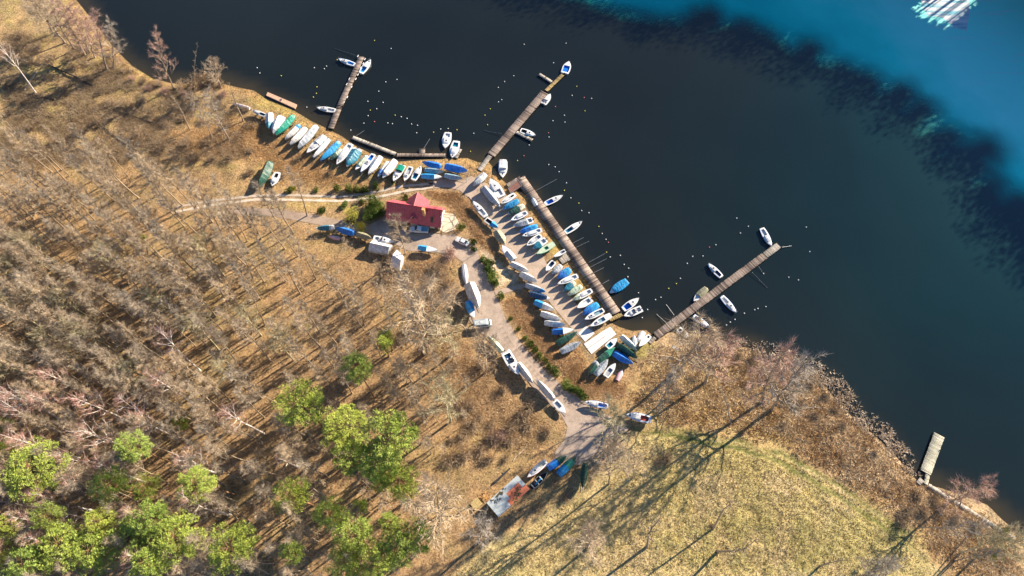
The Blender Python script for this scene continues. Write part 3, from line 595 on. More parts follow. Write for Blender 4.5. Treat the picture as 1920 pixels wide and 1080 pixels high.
# ------------------------------------------------------------------ vehicles
def wheel(t, x, y, r):
    mb = MB(); mb.cyl((x, y, r), r, .22, 14, 'y'); w_ = mb.build('wheel', M_rubber, t); mb = MB(); s = 1 if y > 0 else -1; mb.cyl((x, y + s * .08, r), r * .62, .1, 10, 'y'); mb.build('rim', M_steel, w_)
def car(label, cat, name, f, b, W, kind, colr):
    F, B = at(*f, 1.0), at(*b, 1.0); d = F - B; d.z = 0; Ln = d.length; c = (F + B) / 2; z0 = max(gh(c.x + a, c.y) for a in (-1, 0, 1)) + .035; t = thing(name, label, cat, (c.x, c.y, z0), math.atan2(d.y, d.x))
    h = Ln / 2; w = W / 2; M_b = plain('car_paint_' + name, colr, .25, .03, 1, 0, .6); r = .34
    def loft(prof, name_, mat, sm=False):      # list of (x, z, halfwidth bottom->top) rings
        m_ = MB(); rows = []
        for x, zb, zt, wb, wt in prof: rows.append([(x, -wb, zb), (x, -wb * 1.02, (zb * .6 + zt * .4)), (x, -wt, zt), (x, -wt * .5, zt + .03), (x, wt * .5, zt + .03), (x, wt, zt), (x, wb * 1.02, (zb * .6 + zt * .4)), (x, wb, zb)])
        m_.grid(rows); o_ = len(m_.v); n8 = 8; m_.f += [tuple(range(8)), tuple(range(len(rows) * 8 - 1, len(rows) * 8 - 9, -1))]; return m_.build(name_, mat, t)
    if kind == 'van':
        loft([(-h, .4, 1.9, w * .96, w * .86), (-h + .15, .25, 2.0, w, w * .9), (h - 1.5, .25, 2.02, w, w * .9), (h - 1.15, .25, 1.95, w, w * .88), (h - .55, .25, 1.15, w, w * .9), (h - .1, .3, .95, w * .94, w * .82), (h, .4, .8, w * .8, w * .7)], 'body', M_b)
        mb = MB(); mb.add([(h - 1.18, -w * .82, 1.97), (h - 1.18, w * .82, 1.97), (h - .5, w * .86, 1.2), (h - .5, -w * .86, 1.2)], [(0, 1, 2, 3)]); mb.build('windscreen', M_glass, t)
        for s in (-1, 1):
            for x0, x1 in ((h - 1.9, h - 1.2), (-.6, .8), (-h + .4, -.8)): mb = MB(); mb.box(((x0 + x1) / 2, s * (w * .97), 1.45), (x1 - x0, .06, .5)); mb.build('side_window', M_glass, t)
        mb = MB(); mb.box((-.5, 0, 2.08), (.7, .6, .08)); mb.build('roof_vent', paint('W'), t)
        for s in (-1, 1): mb = MB(); mb.tube([(-h + .3, s * w * .75, 2.1), (h - 1.7, s * w * .75, 2.1)], .03, 4); mb.build('roof_rail', M_steel, t)
    elif kind == 'pickup':
        loft([(-h, .5, .95, w * .95, w * .92), (-h + .1, .35, 1.05, w, w * .97), (h - 1.5, .3, 1.08, w, w * .97), (h - .3, .35, 1.02, w * .97, w * .9), (h, .5, .85, w * .82, w * .75)], 'body', M_b)
        loft([(-h + 2.05, 1.0, 1.5, w * .94, w * .8), (-h + 2.2, 1.0, 1.75, w * .95, w * .78), (h - 2.3, 1.0, 1.78, w * .95, w * .78), (h - 1.45, 1.0, 1.15, w * .95, w * .88)], 'cab', M_b)
        mb = MB(); mb.add([(h - 2.22, -w * .74, 1.79), (h - 2.22, w * .74, 1.79), (h - 1.5, w * .84, 1.22), (h - 1.5, -w * .84, 1.22)], [(0, 1, 2, 3)]); mb.build('windscreen', M_glass, t)
        for s in (-1, 1):
            for x0, x1 in ((h - 2.9, h - 2.05), (-h + 2.3, h - 3.0)): mb = MB(); mb.box(((x0 + x1) / 2, s * w * .9, 1.38), (x1 - x0, .08, .42)); mb.build('side_window', M_glass, t)
        mb = MB(); mb.box((-h + 1.05, 0, 1.1), (1.9, W * .84, .05)); mb.build('load_bed', plain('bed_cover', (.10, .30, .40), .5, .3, 2), t)
        for s in (-1, 1): mb = MB(); mb.box((-h + 1.05, s * w * .9, 1.14), (2.0, .12, .14)); mb.build('bed_rail', M_b, t)
        mb = MB(); mb.box((-h + .05, 0, 1.12), (.1, W * .9, .12)); mb.build('tailgate', M_b, t)
    else:
        loft([(-h, .45, .8, w * .85, w * .78), (-h + .25, .28, .92, w, w * .93), (-.2, .22, .95, w, w * .95), (h - .9, .25, .92, w, w * .93), (h - .2, .3, .78, w * .92, w * .82), (h, .42, .65, w * .75, w * .65)], 'body', M_b)
        loft([(-h + .55, .88, .95, w * .9, w * .82), (-h + 1.25, .88, 1.4, w * .9, w * .68), (.35, .88, 1.44, w * .9, w * .68), (h - 1.25, .88, .96, w * .9, w * .84)], 'roof', M_b)
        mb = MB(); mb.add([(.42, -w * .64, 1.45), (.42, w * .64, 1.45), (h - 1.3, w * .8, 1.02), (h - 1.3, -w * .8, 1.02)], [(0, 1, 2, 3)]); mb.build('windscreen', M_glass, t)
        mb = MB(); mb.add([(-h + 1.2, -w * .62, 1.42), (-h + 1.2, w * .62, 1.42), (-h + .62, w * .78, 1.03), (-h + .62, -w * .78, 1.03)], [(0, 1, 2, 3)]); mb.build('rear_window', M_glass, t)
        for s in (-1, 1):
            for x0, x1 in ((-h + 1.2, -.35), (-.25, .7)): mb = MB(); mb.box(((x0 + x1) / 2, s * w * .84, 1.17), (x1 - x0, .12, .3)); mb.build('side_window', M_glass, t)
    for s in (-1, 1):
        mb = MB(); mb.box((h - .1, s * w * .62, .72), (.14, .32, .14)); mb.build('headlight', plain('lamp_glass', (.8, .82, .85), .1), t)
        mb = MB(); mb.box((-h + .03, s * w * .72, .85), (.08, .22, .2)); mb.build('tail_light', plain('tail_red', (.5, .02, .02), .3), t)
        for x in (-h + .85, h - .9): wheel(t, x, s * (w - .1), r)
car('silver white pickup truck parked in the shadow of the red roofed house', 'pickup', 'pickup_truck', (768.5, 429), (803, 430.6), 1.85, 'pickup', (.62, .66, .68))
car('white saloon car parked in the yard beside the dry bank', 'car', 'saloon_car', (855, 446.5), (878.6, 457), 1.72, 'saloon', (.72, .74, .75))
car('pale grey van parked across the access road by a post fence', 'van', 'panel_van', (922, 604.5), (889, 608), 1.95, 'van', (.50, .56, .57))
# posts
def post(x, y, h, label, mat, head=False):
    p = at(x, y); t = thing('lamp_post' if head else 'post', label, 'lamp post' if head else 'post', p); mb = MB(); mb.tube([(0, 0, -.2), (0, 0, h)], [.09, .06], 7); mb.build('pole', mat, t)
    if head: mb = MB(); mb.box((0, .35, h), (.22, .8, .12)); mb.build('lamp_head', M_steel, t)
M_bluepole = plain('pale_blue_steel', (.30, .42, .50), .5)
post(874.8, 341, 4.2, 'thin pole at the bend of the boat yard road near the blue boats', M_bluepole, True); post(893, 475, 5.0, 'thin blue pole by the yard road below the white car', M_bluepole, True); post(520, 372, 4.5, 'white pole beside the twin wheel tracks at the left', paint('W'))
# ------------------------------------------------------------------ boats
def halfb(t, B, full=0.72):
    if t > .42: return B / 2 * max(0.0, 1 - ((t - .42) / .58) ** 2.3)
    return B / 2 * (full + (1 - full) * (1 - ((.42 - t) / .42) ** 2))
TS = [0, .08, .18, .3, .42, .54, .66, .76, .85, .92, .97, 1.0]
def boat(kind, bow, stern, beam, hull, opt, label, afloat=False, cat=None, group=None):
    """hull lofted over its stations; deck with cockpit, cabin, cover or thwarts as the photograph shows"""
    hh = 0.55 if afloat else (0.6 if kind in 'ur' else 1.5)
    Bp, Sp = (atw(*bow, hh), atw(*stern, hh)) if afloat else (at(*bow, hh), at(*stern, hh))
    d = Bp - Sp; d.z = 0; L = d.length; c = (Bp + Sp) / 2; B = beam * L / math.hypot(bow[0] - stern[0], bow[1] - stern[1])
    rg = random.Random(int(bow[0] * 7 + bow[1] * 13))
    Dh = (.42 + .075 * L) * opt.get('depth', 1)
    gz = -0.30 * Dh if afloat else max(float(ground_z(c.x, c.y)), gh(c.x, c.y)) + (0.06 if kind in 'ur' else 0.7)
    nm = {'y': 'sailing_boat', 't': 'covered_boat', 'm': 'motorboat', 'r': 'rowing_boat', 'u': 'upturned_boat'}[kind]
    t = thing(nm, label, cat or {'y': 'sailboat', 't': 'covered boat', 'm': 'motorboat', 'r': 'rowboat', 'u': 'boat'}[kind], (c.x, c.y, gz), math.atan2(d.y, d.x), group)
    full = opt.get('full', .74 if kind != 'm' else .9)
    X = lambda u: (u - .5) * L
    K = lambda u: Dh * (.02 + .62 * max(0, (u - .7) / .3) ** 2 + .10 * max(0, (.25 - u) / .25)); S = lambda u: Dh * (1 + .30 * max(0, u - .35) ** 2)
    rows = []
    for u in TS:
        b, k, s = halfb(u, B, full), K(u), S(u); b = max(b, .02)
        half = [(0, k), (.52 * b, k + .10 * (s - k)), (.86 * b, k + .42 * (s - k)), (b, s)]
        rows.append([(X(u), -y, z) for y, z in half[::-1]] + [(X(u), y, z) for y, z in half[1:]])
    if kind == 'u': rows = [[(x, y, Dh * 1.12 - z) for x, y, z in r_] for r_ in rows]
    mb = MB(); mb.grid(rows); mb.f.append(tuple(range(7))); mb.build('hull', paint(hull), t, False)
    if kind == 'u':
        mb = MB(); mb.tube([(X(u), 0, Dh * 1.12 - K(u) + .02) for u in TS[:-1]], .05, 4); mb.build('keel_strip', paint(opt.get('keel', 'G')), t)
        mb = MB(); mb.tube([(X(u), halfb(u, B, full) + .01, Dh * 1.12 - S(u)) for u in TS] , .04, 4); mb.tube([(X(u), -halfb(u, B, full) - .01, Dh * 1.12 - S(u)) for u in TS], .04, 4); mb.build('gunwale', paint(opt.get('keel', 'G')), t); return t
    mb = MB()
    for sg in (-1, 1): mb.tube([(X(u), sg * (halfb(u, B, full) + .012), S(u) - .03) for u in TS], .045, 4)
    mb.build('rub_rail', paint(opt.get('rail', 'G')), t)
    if not afloat:
        if kind != 'r':
            mb = MB()
            for u in (.25, .65):
                b = halfb(u, B, full) * .8; mb.box((X(u), 0, -.30), (.16, 2 * b, .16))
                for sg in (-1, 1): mb.tube([(X(u), sg * b, -.8), (X(u), sg * b, K(u) + .3 * (S(u) - K(u)))], .05, 4)
            mb.tube([(X(.05), 0, -.42), (X(1.0) + .5, 0, -.42)], .06, 4); mb.build('cradle', M_steel, t)
            if rg.random() < .6:
                for sg in (-1, 1): mb = MB(); mb.cyl((X(.3), sg * B * .38, -.46), .27, .18, 10, 'y'); mb.build('trailer_wheel', M_rubber, t)
    if kind == 'r':
        mb = MB(); inn = []
        for u in TS[:-1]:
            b, k, s = max(halfb(u, B, full) * .93, .02), K(u), S(u); half = [(0, k + .1), (.52 * b, k + .1 + .1 * (s - k)), (.86 * b, k + .45 * (s - k)), (b, s + .01)]
            inn.append([(X(u) + (.06 if u == 0 else 0), -y, z) for y, z in half[::-1]] + [(X(u) + (.06 if u == 0 else 0), y, z) for y, z in half[1:]])
        mb.grid(inn); mb.f.append(tuple(range(7))); mb.build('inner_shell', paint(opt.get('inner', 'Y')), t)
        for u in (.12, .38, .62): b = halfb(u, B, full) * .9; mb = MB(); mb.box((X(u), 0, S(u) - .14), (.26, 2 * b, .05)); mb.build('thwart', paint(opt.get('seat', 'Y')), t)
        if opt.get('inside'): mb = MB(); mb.box((X(.45), -.1, S(.4) - .05), (L * .42, B * .18, .25), .1, (.9, .6)); mb.build('folded_sheet', tarp(opt['inside']), t)
        return t
    c0, c1 = opt.get('cp', (.07, .42)); cw = opt.get('cw', .62)
    us = sorted(set([u for u in TS if abs(u - c0) > .02 and abs(u - c1) > .02] + [c0, c1])); rows = []
    for u in us: b, s = max(halfb(u, B, full) * .985, .012), S(u); rows.append([(X(u), -b, s), (X(u), -b * cw, s + .05), (X(u), 0, s + .075), (X(u), b * cw, s + .05), (X(u), b, s)])
    mb = MB(); o = 0; mb.v = [tuple(p) for r_ in rows for p in r_]
    for i in range(len(rows) - 1):
        for k in range(4):
            if k in (1, 2) and us[i] >= c0 - 1e-6 and us[i + 1] <= c1 + 1e-6: continue
            mb.f.append((i * 5 + k, i * 5 + k + 1, (i + 1) * 5 + k + 1, (i + 1) * 5 + k))
    mb.build('deck', M_deckgrey if hull in 'WG' else paint(opt.get('deck', 'W')), t)
    mb = MB(); cu = [u for u in us if c0 - 1e-6 <= u <= c1 + 1e-6]; rows = []
    for u in cu: b, s = halfb(u, B, full) * .985 * cw, S(u); rows.append([(X(u), -b, s + .045), (X(u), -b * .92, s - .38), (X(u), b * .92, s - .38), (X(u), b, s + .045)])
    mb.grid(rows); mb.f += [(0, 1, 2, 3), tuple(len(rows) * 4 - 1 - k for k in range(4))]; mb.build('cockpit', paint(opt.get('cock', 'G')), t)
    if kind in 'ym' and not opt.get('nocabin'):
        k0, k1, kw, kh = opt.get('cab', (.43, .80, .66, .36) if kind == 'y' else (.44, .72, .72, .30)); ku = [k0 + (k1 - k0) * q / 5 for q in range(6)]; rows = []
        for q, u in enumerate(ku):
            b, s = halfb(u, B, full) * kw, S(u) + .03; hz = kh * (1 if q < 4 else (.75 if q == 4 else .12)); rows.append([(X(u), -b, s), (X(u), -b * .84, s + hz), (X(u), 0, s + hz * 1.12), (X(u), b * .84, s + hz), (X(u), b, s)])
        mb = MB(); mb.grid(rows); mb.f += [tuple(range(5)), tuple(range(len(rows) * 5 - 1, len(rows) * 5 - 6, -1))]; cb = mb.build('cabin', paint(opt.get('cabc', 'W')), t)
        for sg in (-1, 1):
            mb = MB(); V = []
            for u in (k0 + .05 * (k1 - k0), k0 + .66 * (k1 - k0)):
                b, s = halfb(u, B, full) * kw, S(u) + .03
                for f in (.3, .75): V.append((X(u), sg * (b * (1 - .16 * f) + .012), s + kh * f))
            mb.add(V, [(0, 1, 3, 2)]); mb.build('cabin_window', M_glass, cb)
        u = k1 + .05 if rg.random() < .5 else (k0 + k1) / 2; zz = S(u) + (.10 if u > k1 else .03 + kh * 1.13)
        mb = MB(); mb.box((X(u), 0, zz), (.45, .45, .06)); mb.build('hatch', M_glass if opt.get('hatch', 1) else paint('W'), t)
        u = k0 - .005; mb = MB(); mb.box((X(u), 0, S(u) + .16), (.06, .5, .34)); mb.build('companionway', paint(opt.get('door', 'N')), t)
    if kind == 'm' and opt.get('screen', 1):
        u = .46; b = halfb(u, B, full) * .7; s = S(u); mb = MB(); mb.add([(X(u), -b, s + .3), (X(u), b, s + .3), (X(u) - .25, b * .9, s + .75), (X(u) - .25, -b * .9, s + .75)], [(0, 1, 2, 3)]); mb.build('windscreen', M_glass, t)
        for sg in (-1, 1): mb = MB(); mb.box((X(.3), sg * B * .18, S(.3) - .1), (.5, .45, .55), 0, (.7, .9)); mb.build('seat', paint(opt.get('seat', 'W')), t)
    if opt.get('canopy'):
        cc, a0, a1, ch = opt['canopy']; rows = []
        for u in (a0, (a0 + a1) / 2, a1): b, s = halfb(u, B, full) * .86, S(u); rows.append([(X(u), -b, s + .1), (X(u), -b * .95, s + ch * .85), (X(u), 0, s + ch), (X(u), b * .95, s + ch * .85), (X(u), b, s + .1)])
        mb = MB(); mb.grid(rows); mb.f += [tuple(range(5)), tuple(range(14, 9, -1))]; mb.build('canopy', tarp(cc), t)
    for k, (a0, a1, cc) in enumerate(opt.get('cover', ())):
        rid = opt.get('ridge', .55) * 1.7 + .1; n_ = max(4, int((a1 - a0) * 16)); rows = []
        for q in range(n_ + 1):
            u = a0 + (a1 - a0) * q / n_; b, s = max(halfb(u, B, full), .05), S(u); e = min(1, .35 + 6 * u, .25 + 5 * (1 - u)) * opt.get('prof', lambda v: 1)(u); J = lambda a: rg.uniform(-a, a)
            r0 = rid * e; sag = .5 + J(.06); rows.append([(X(u), -b * 1.07 - .03, s - .22 + J(.06)), (X(u), -b * 1.04, s + .03 + J(.02)), (X(u), -b * .5, s + .04 + r0 * sag + J(.035)), (X(u), J(.04), s + .06 + r0 + J(.05)), (X(u), b * .5, s + .04 + r0 * sag + J(.035)), (X(u), b * 1.04, s + .03 + J(.02)), (X(u), b * 1.07 + .03, s - .22 + J(.06))])
        mb = MB(); mb.grid(rows); mb.f += [tuple(range(7)), tuple(range(len(rows) * 7 - 1, len(rows) * 7 - 8, -1))]; cv = mb.build('cover', tarp(cc), t, False)
        if q: 
            mb = MB(); z_ = [rows[i][3] for i in range(len(rows))]
            for i in range(1, len(rows) - 1, 2): mb.tube([(p[0], p[1] * 1.01, p[2] + .012) for p in rows[i]], .014, 3, False)
            mb.build('lashing', paint('G'), cv)
    if opt.get('mast'):
        mb = MB(); mb.tube([(X(-.12), .1, S(.1) + .75), (X(1.06), -.05, S(.9) + .75)], .06, 6); mb.build('mast', M_steel, t)
        for u in (.1, .85): mb = MB(); mb.tube([(X(u), 0, S(u)), (X(u), 0, S(u) + .72)], .04, 4); mb.build('mast_crutch', M_steel, t)
    if kind == 'm' or opt.get('motor'):
        mb = MB(); mb.box((X(0) - .22, 0, S(0) + .05), (.36, .3, .5), 0, (.8, .8)); mb.tube([(X(0) - .25, 0, S(0) - .2), (X(0) - .25, 0, -.05)], .06, 5); mb.build('outboard_motor', paint('K'), t)
    elif kind == 'y':
        mb = MB(); mb.box((X(0) - .1, 0, S(0) - .25), (.2, .05, .8)); mb.build('rudder', paint('W'), t)
        if afloat or opt.get('rails'):
            mb = MB(); b = [halfb(u, B, full) for u in (.86, .96)]; z = [S(u) for u in (.86, .96)]
            mb.tube([(X(.86), -b[0], z[0] + .5), (X(.96), -b[1], z[1] + .55), (X(1.03), 0, z[1] + .58), (X(.96), b[1], z[1] + .55), (X(.86), b[0], z[0] + .5)], .025, 4, False)
            for u, sg in ((.86, 1), (.86, -1), (.96, 1), (.96, -1)): mb.tube([(X(u), sg * halfb(u, B, full), S(u)), (X(u), sg * halfb(u, B, full), S(u) + .52)], .022, 4, False)
            mb.build('bow_rail', M_steel, t)
    return t
full_ = lambda c_: dict(cover=[(0.0, .985, c_)])
GA = 'boats laid up along the upper shore'; GB = 'boats under blue covers at the road bend'; GC = 'boats parked bow-out beside the quay'; GD = 'boats parked along the left side of the yard road'; GE = 'boats stored around the launching ramp'; GM = 'boats afloat at the piers'; GR = 'boats stored along the access road'; GF = 'boats stored at the forest edge'
BOATS = [
# upper shore row, from the far left
('u', (436, 193.5), (468, 203), 7, 'W', dict(keel='P'), 'small white and pink upturned dinghy at the left end of the shore row', 0, GA),
('y', (472.5, 206.5), (499, 217), 8, 'W', dict(cock='N', rail='N'), 'white sailing dinghy lying lengthwise beside the pink and white upturned dinghy', 0, GA),
('t', (505, 243), (505.5, 212), 12, 'W', dict(cover=[(0, .62, 'W'), (.62, .98, 'T')], ridge=.4), 'white boat with teal bow cover, left of the lumpy grey white cover', 0, GA),
('t', (513, 252), (527, 219), 17, 'W', dict(cover=[(0, .7, 'W'), (.7, .985, 'G')], ridge=.9, prof=lambda u: 1.1 - .5 * abs(u - .35)), 'wide boat under a lumpy grey white cover, left of the emerald green one', 0, GA),
('t', (518, 255), (552, 219), 13, 'E', dict(**full_('E'), ridge=.6), 'boat under a bright emerald green tarpaulin in the shore row', 0, GA),
('t', (535, 262), (562, 235), 11, 'W', dict(cover=[(0, .2, 'A'), (.2, .985, 'W')]), 'white covered boat with a light blue stern, right of the emerald green boat', 0, GA),
('t', (544.5, 272.5), (574, 241), 12, 'W', dict(**full_('W'), mast=1, ridge=.7), 'white covered boat with a mast on top, left of the slate grey cover', 0, GA),
('t', (559.6, 280), (595, 239), 13, 'G', dict(**full_('G'), ridge=.9), 'long boat under a slate grey ridged cover in the shore row', 0, GA),
('y', (575.6, 287.5), (610, 256), 15, 'W', dict(cock='W', cover=[(.05, .45, 'W')], ridge=.5, hatch=0), 'broad white yacht with white cockpit cover right of the long slate grey cover', 0, GA),
('t', (588, 296.5), (617, 262), 10, 'W', dict(**full_('W'), mast=1, ridge=.45), 'narrow white covered boat with a mast on top, left of the bright blue tarpaulin', 0, GA),
('t', (601.5, 302), (637, 268), 13, 'B', dict(**full_('A'), ridge=.6), 'boat wrapped in bright blue tarpaulin in the middle of the shore row', 0, GA),
('t', (618, 300.5), (640.5, 281), 10, 'D', dict(cover=[(0, .45, 'L'), (.45, .98, 'D')], ridge=.35), 'small boat with pale and dark green covers right of the bright blue wrapped boat', 0, GA),
('y', (631.5, 309.5), (659, 272.5), 14, 'W', dict(cock='W', cab=(.3, .8, .7, .42)), 'white cabin yacht with a dark hatch, left of the dark teal covered motorboat', 0, GA),
('m', (650.5, 313), (672, 281), 18, 'W', dict(cover=[(.12, .92, 'T')], ridge=.5, cp=(.1, .45), screen=0, nocabin=1), 'wide white motorboat under a dark teal cover in the shore row', 0, GA),
('t', (666.5, 318.5), (689, 293.5), 11, 'W', dict(cover=[(0, .72, 'L')], ridge=.35), 'boat with pale green cover and white bow right of the dark teal motorboat', 0, GA),
('y', (676.5, 323.5), (701.5, 291.5), 11, 'W', dict(cock='B', rail='B', cab=(.35, .6, .6, .3)), 'white sailing boat with blue gunwales right of the pale green cover', 0, GA),
('t', (690.5, 328), (714, 295.5), 12, 'W', dict(cover=[(.0, .97, 'W')], ridge=.5, rail='K'), 'crumpled white covered boat with dark lashings, right of the blue gunwale sailboat', 0, GA),
('t', (708.5, 332), (728, 304.5), 8.5, 'A', dict(cover=[(0, .55, 'C'), (.55, .8, 'B')], ridge=.25), 'small narrow boat with cream and blue covers beside a tall white tent cover', 0, GA),
('t', (717.5, 334), (741.5, 303), 14, 'W', dict(cover=[(0, .82, 'W')], ridge=1.0), 'boat under a tall smooth white tent cover near the right end of the shore row', 0, GA),
('m', (737.5, 340), (756, 310.5), 13, 'W', dict(canopy=('E', .1, .4, .9), cock='C'), 'white motorboat with a green canopy in the shore row', 0, GA),
('y', (758, 339.5), (770.5, 313), 11, 'W', dict(cock='G', cp=(.08, .55), cab=(.55, .8, .6, .25)), 'white open sailing boat with grey cockpit right of the green canopy motorboat', 0, GA),
('y', (789.5, 312), (775, 337.5), 12, 'W', dict(cock='T', cp=(.08, .48)), 'white yacht with a teal cockpit at the right end of the shore row', 0, GA),
# five covered boats at the bend
('t', (791.5, 305), (827, 311.5), 12, 'B', dict(**full_('B'), ridge=.4), 'bright blue covered boat nearest the walkway, above the grey blue one', 0, GB),
('t', (831.5, 322.5), (796.5, 318.5), 10, 'W', dict(**full_('S'), ridge=.4), 'steel blue covered boat between two bright blue ones, stern to the left', 0, GB),
('t', (829, 332), (789.5, 330), 11, 'W', dict(cover=[(0, .64, 'A')], ridge=.45), 'blue covered boat with white pointed bow at the yard road bend', 0, GB),
('t', (876.5, 321.5), (834.5, 312), 15, 'B', dict(**full_('B'), ridge=.7), 'largest boat under smooth royal blue cover by the pier gangway', 0, GB),
('t', (867, 335), (833.5, 328.5), 11, 'W', dict(**full_('S'), ridge=.4), 'steel blue covered boat just below the largest royal blue one', 0, GB),
# head of the yard road
('t', (887.5, 347.5), (910, 326.5), 13, 'W', dict(cover=[(0, .55, 'W'), (.55, .97, 'G')], ridge=.6), 'white covered boat on a trailer alone at the foot of the long pier', 0, GC),
('y', (918, 336), (941, 369), 17, 'W', dict(cock='W', cab=(.35, .78, .72, .45), rails=1), 'large white cabin yacht at the head of the yard road', 0, GC),
('t', (937.5, 388.5), (906.5, 351.5), 13, 'G', dict(cover=[(0.02, .95, 'G')], ridge=.45, mast=1), 'long grey boat with a mast on its cover, beside the large white cabin yacht', 0, GC),
('y', (939.5, 381.7), (966, 365), 11, 'W', dict(cock='K', cp=(.1, .32), cw=.35, cab=(.38, .8, .6, .2)), 'clean white sailing dinghy below the rust brown steel box', 0, GC),
# right row beside the quay
('t', (942.3, 392.3), (972, 376.3), 12, 'A', dict(**full_('A'), ridge=.5), 'boat in shiny light blue tarpaulin, first below the clean white dinghy', 0, GC),
('t', (951.5, 402), (982.5, 386), 12, 'L', dict(cover=[(0, .3, 'C'), (.3, .88, 'D')], ridge=.4), 'boat with dark green cover and cream stern beside the quay', 0, GC),
('y', (957.5, 413.5), (988.5, 398.3), 11.5, 'W', dict(cock='W', cab=(.3, .7, .7, .35), rail='A'), 'white cabin boat directly below the dark green cover', 0, GC),
('m', (962.5, 423.5), (999, 412.5), 13, 'W', dict(cover=[(.3, .92, 'G')], ridge=.3, nocabin=1, screen=0, cp=(.06, .25)), 'white motorboat with wrinkled grey cover and a round black hatch', 0, GC),
('t', (972.5, 436.3), (1007.5, 424.3), 12, 'B', dict(cover=[(0, .45, 'A'), (.45, .97, 'B')], ridge=.4), 'boat with patchy blue and white plastic cover in the quay row', 0, GC),
('y', (979.5, 442.5), (1015.5, 431.7), 11.5, 'W', dict(cock='W', cab=(.28, .78, .7, .35)), 'white sailing boat pressed against the patchy blue covered boat', 0, GC),
('y', (987.5, 460.5), (1014.5, 441.5), 12, 'W', dict(cock='G', cab=(.4, .78, .66, .3)), 'white sailing boat with a small teal foredeck hatch, above the teal bow cover', 0, GC),
('m', (998.5, 466.5), (1024, 449.3), 13, 'W', dict(cover=[(.45, .9, 'T')], ridge=.35, nocabin=1, screen=0, cp=(.08, .4), cock='W'), 'white motorboat with teal bow cover beside the mint green hull', 0, GC),
('y', (1006.5, 476.5), (1039, 457.7), 12, 'M', dict(cock='M', deck='L', cp=(.35, .55), cw=.5, nocabin=1, rail='M'), 'mint green decked boat at the grassy corner of the quay', 0, GC),
('m', (1038.3, 480.5), (1060, 470.3), 7.5, 'W', dict(nocabin=1, screen=0, cock='G'), 'small white tender beside the square wooden landing of the quay', 0, GC),
('m', (1023.5, 507.5), (1039, 489.8), 11, 'W', dict(nocabin=1, screen=0, cp=(.08, .55), cock='N'), 'white open motorboat with dark blue inside below the square landing', 0, GC),
('t', (1035.3, 513.5), (1052.3, 497.3), 11, 'W', dict(cover=[(0, .6, 'W'), (.6, .96, 'G')], ridge=.4), 'white boat with a grey bow cover next to the square landing', 0, GC),
('t', (1045, 522), (1068.5, 505.5), 14, 'B', dict(cover=[(0, .42, 'A'), (.42, .97, 'B')], ridge=.45), 'round blue covered boat below the square landing', 0, GC),
('y', (1045.5, 532.5), (1083, 518.2), 11.5, 'W', dict(cock='W', cab=(.3, .75, .66, .3)), 'white sailing boat between the round blue cover and the navy one', 0, GC),
('t', (1056.5, 545.5), (1078, 529.7), 11, 'W', dict(cover=[(0, .25, 'C'), (.25, .95, 'T')], ridge=.3), 'dark navy teal covered boat with cream stern in the quay row', 0, GC),
('t', (1064.5, 553.5), (1090.5, 537.2), 11, 'L', dict(**full_('L'), ridge=.35), 'boat under a dirty pale green cover in the quay row', 0, GC),
('y', (1073, 563), (1109.5, 545.7), 11.5, 'W', dict(cock='W', cab=(.25, .6, .66, .3), cover=[(.66, .96, 'L')], ridge=.25), 'white boat with a sharp stern and pale green bow cover', 0, GC),
('m', (1082, 577.5), (1108.5, 561.3), 12.5, 'W', dict(nocabin=1, screen=0, cp=(.1, .6), cock='W'), 'plain white open boat with black outboard, above a bright blue cover', 0, GC),
('t', (1091.5, 590), (1121, 571.8), 14, 'B', dict(cover=[(0, .5, 'A'), (.5, .97, 'B')], ridge=.5), 'bright blue covered boat near the lower end of the quay', 0, GC),
('y', (1096, 599.5), (1131.5, 582.7), 11.5, 'G', dict(cock='S', cp=(.06, .5), cab=(.5, .8, .6, .3)), 'grey sailing boat with open cockpit, second from the lower end of the quay row', 0, GC),
('y', (1106.5, 612), (1145, 592.3), 12, 'G', dict(cock='S', cp=(.3, .6), cab=(.6, .8, .6, .3)), 'pale grey boat last in the quay row, by the launching ramp', 0, GC),
# left row of the yard road
('y', (886.5, 377.5), (911.5, 406.5), 11, 'W', dict(cock='W', cp=(.1, .45)), 'slim white sailing boat at the top of the bank opposite the quay row', 0, GD),
('m', (934, 427), (910.5, 410.5), 11, 'A', dict(cover=[(.48, .97, 'A')], ridge=.25, nocabin=1, screen=0, cp=(.06, .46), cock='K'), 'blue motorboat with open black cockpit on the bank side of the road', 0, GD),
('t', (947, 458.5), (930.5, 432.5), 15, 'G', dict(cover=[(0, .97, 'O')], ridge=.45), 'boat under a grey green net cover on the bank side of the road', 0, GD),
('m', (940.5, 460.5), (963.5, 487), 13, 'W', dict(cover=[(0, .55, 'W')], ridge=.4, cp=(.1, .4), screen=0, nocabin=1, rail='B'), 'white boat with navy striped bow and white cover, below the grey green net', 0, GD),
('t', (991.5, 509.5), (958, 493), 12, 'W', dict(cover=[(0, .98, 'W')], ridge=.4, rail='T'), 'crumpled white covered boat above the sandy slope', 0, GD),
('t', (1007, 528.5), (975.5, 512.5), 13, 'W', dict(**full_('W'), ridge=.8), 'smooth white tent covered boat beside the sandy slope', 0, GD),
('t', (1023, 547.5), (985.5, 533.5), 12, 'W', dict(cover=[(0, .75, 'G'), (.75, .98, 'A')], ridge=.45), 'grey covered boat with light blue bow at the foot path end', 0, GD),
('t', (1031.5, 560.5), (992.5, 549.5), 13, 'W', dict(cover=[(0, .85, 'N')], ridge=.4), 'boat under a dark slate blue cover with white bow', 0, GD),
('t', (1039.5, 581.5), (1002, 565.5), 13, 'W', dict(cover=[(0, .42, 'A'), (.42, .97, 'W')], ridge=.5), 'boat with blue stern cover and white bow, below the slate blue cover', 0, GD),
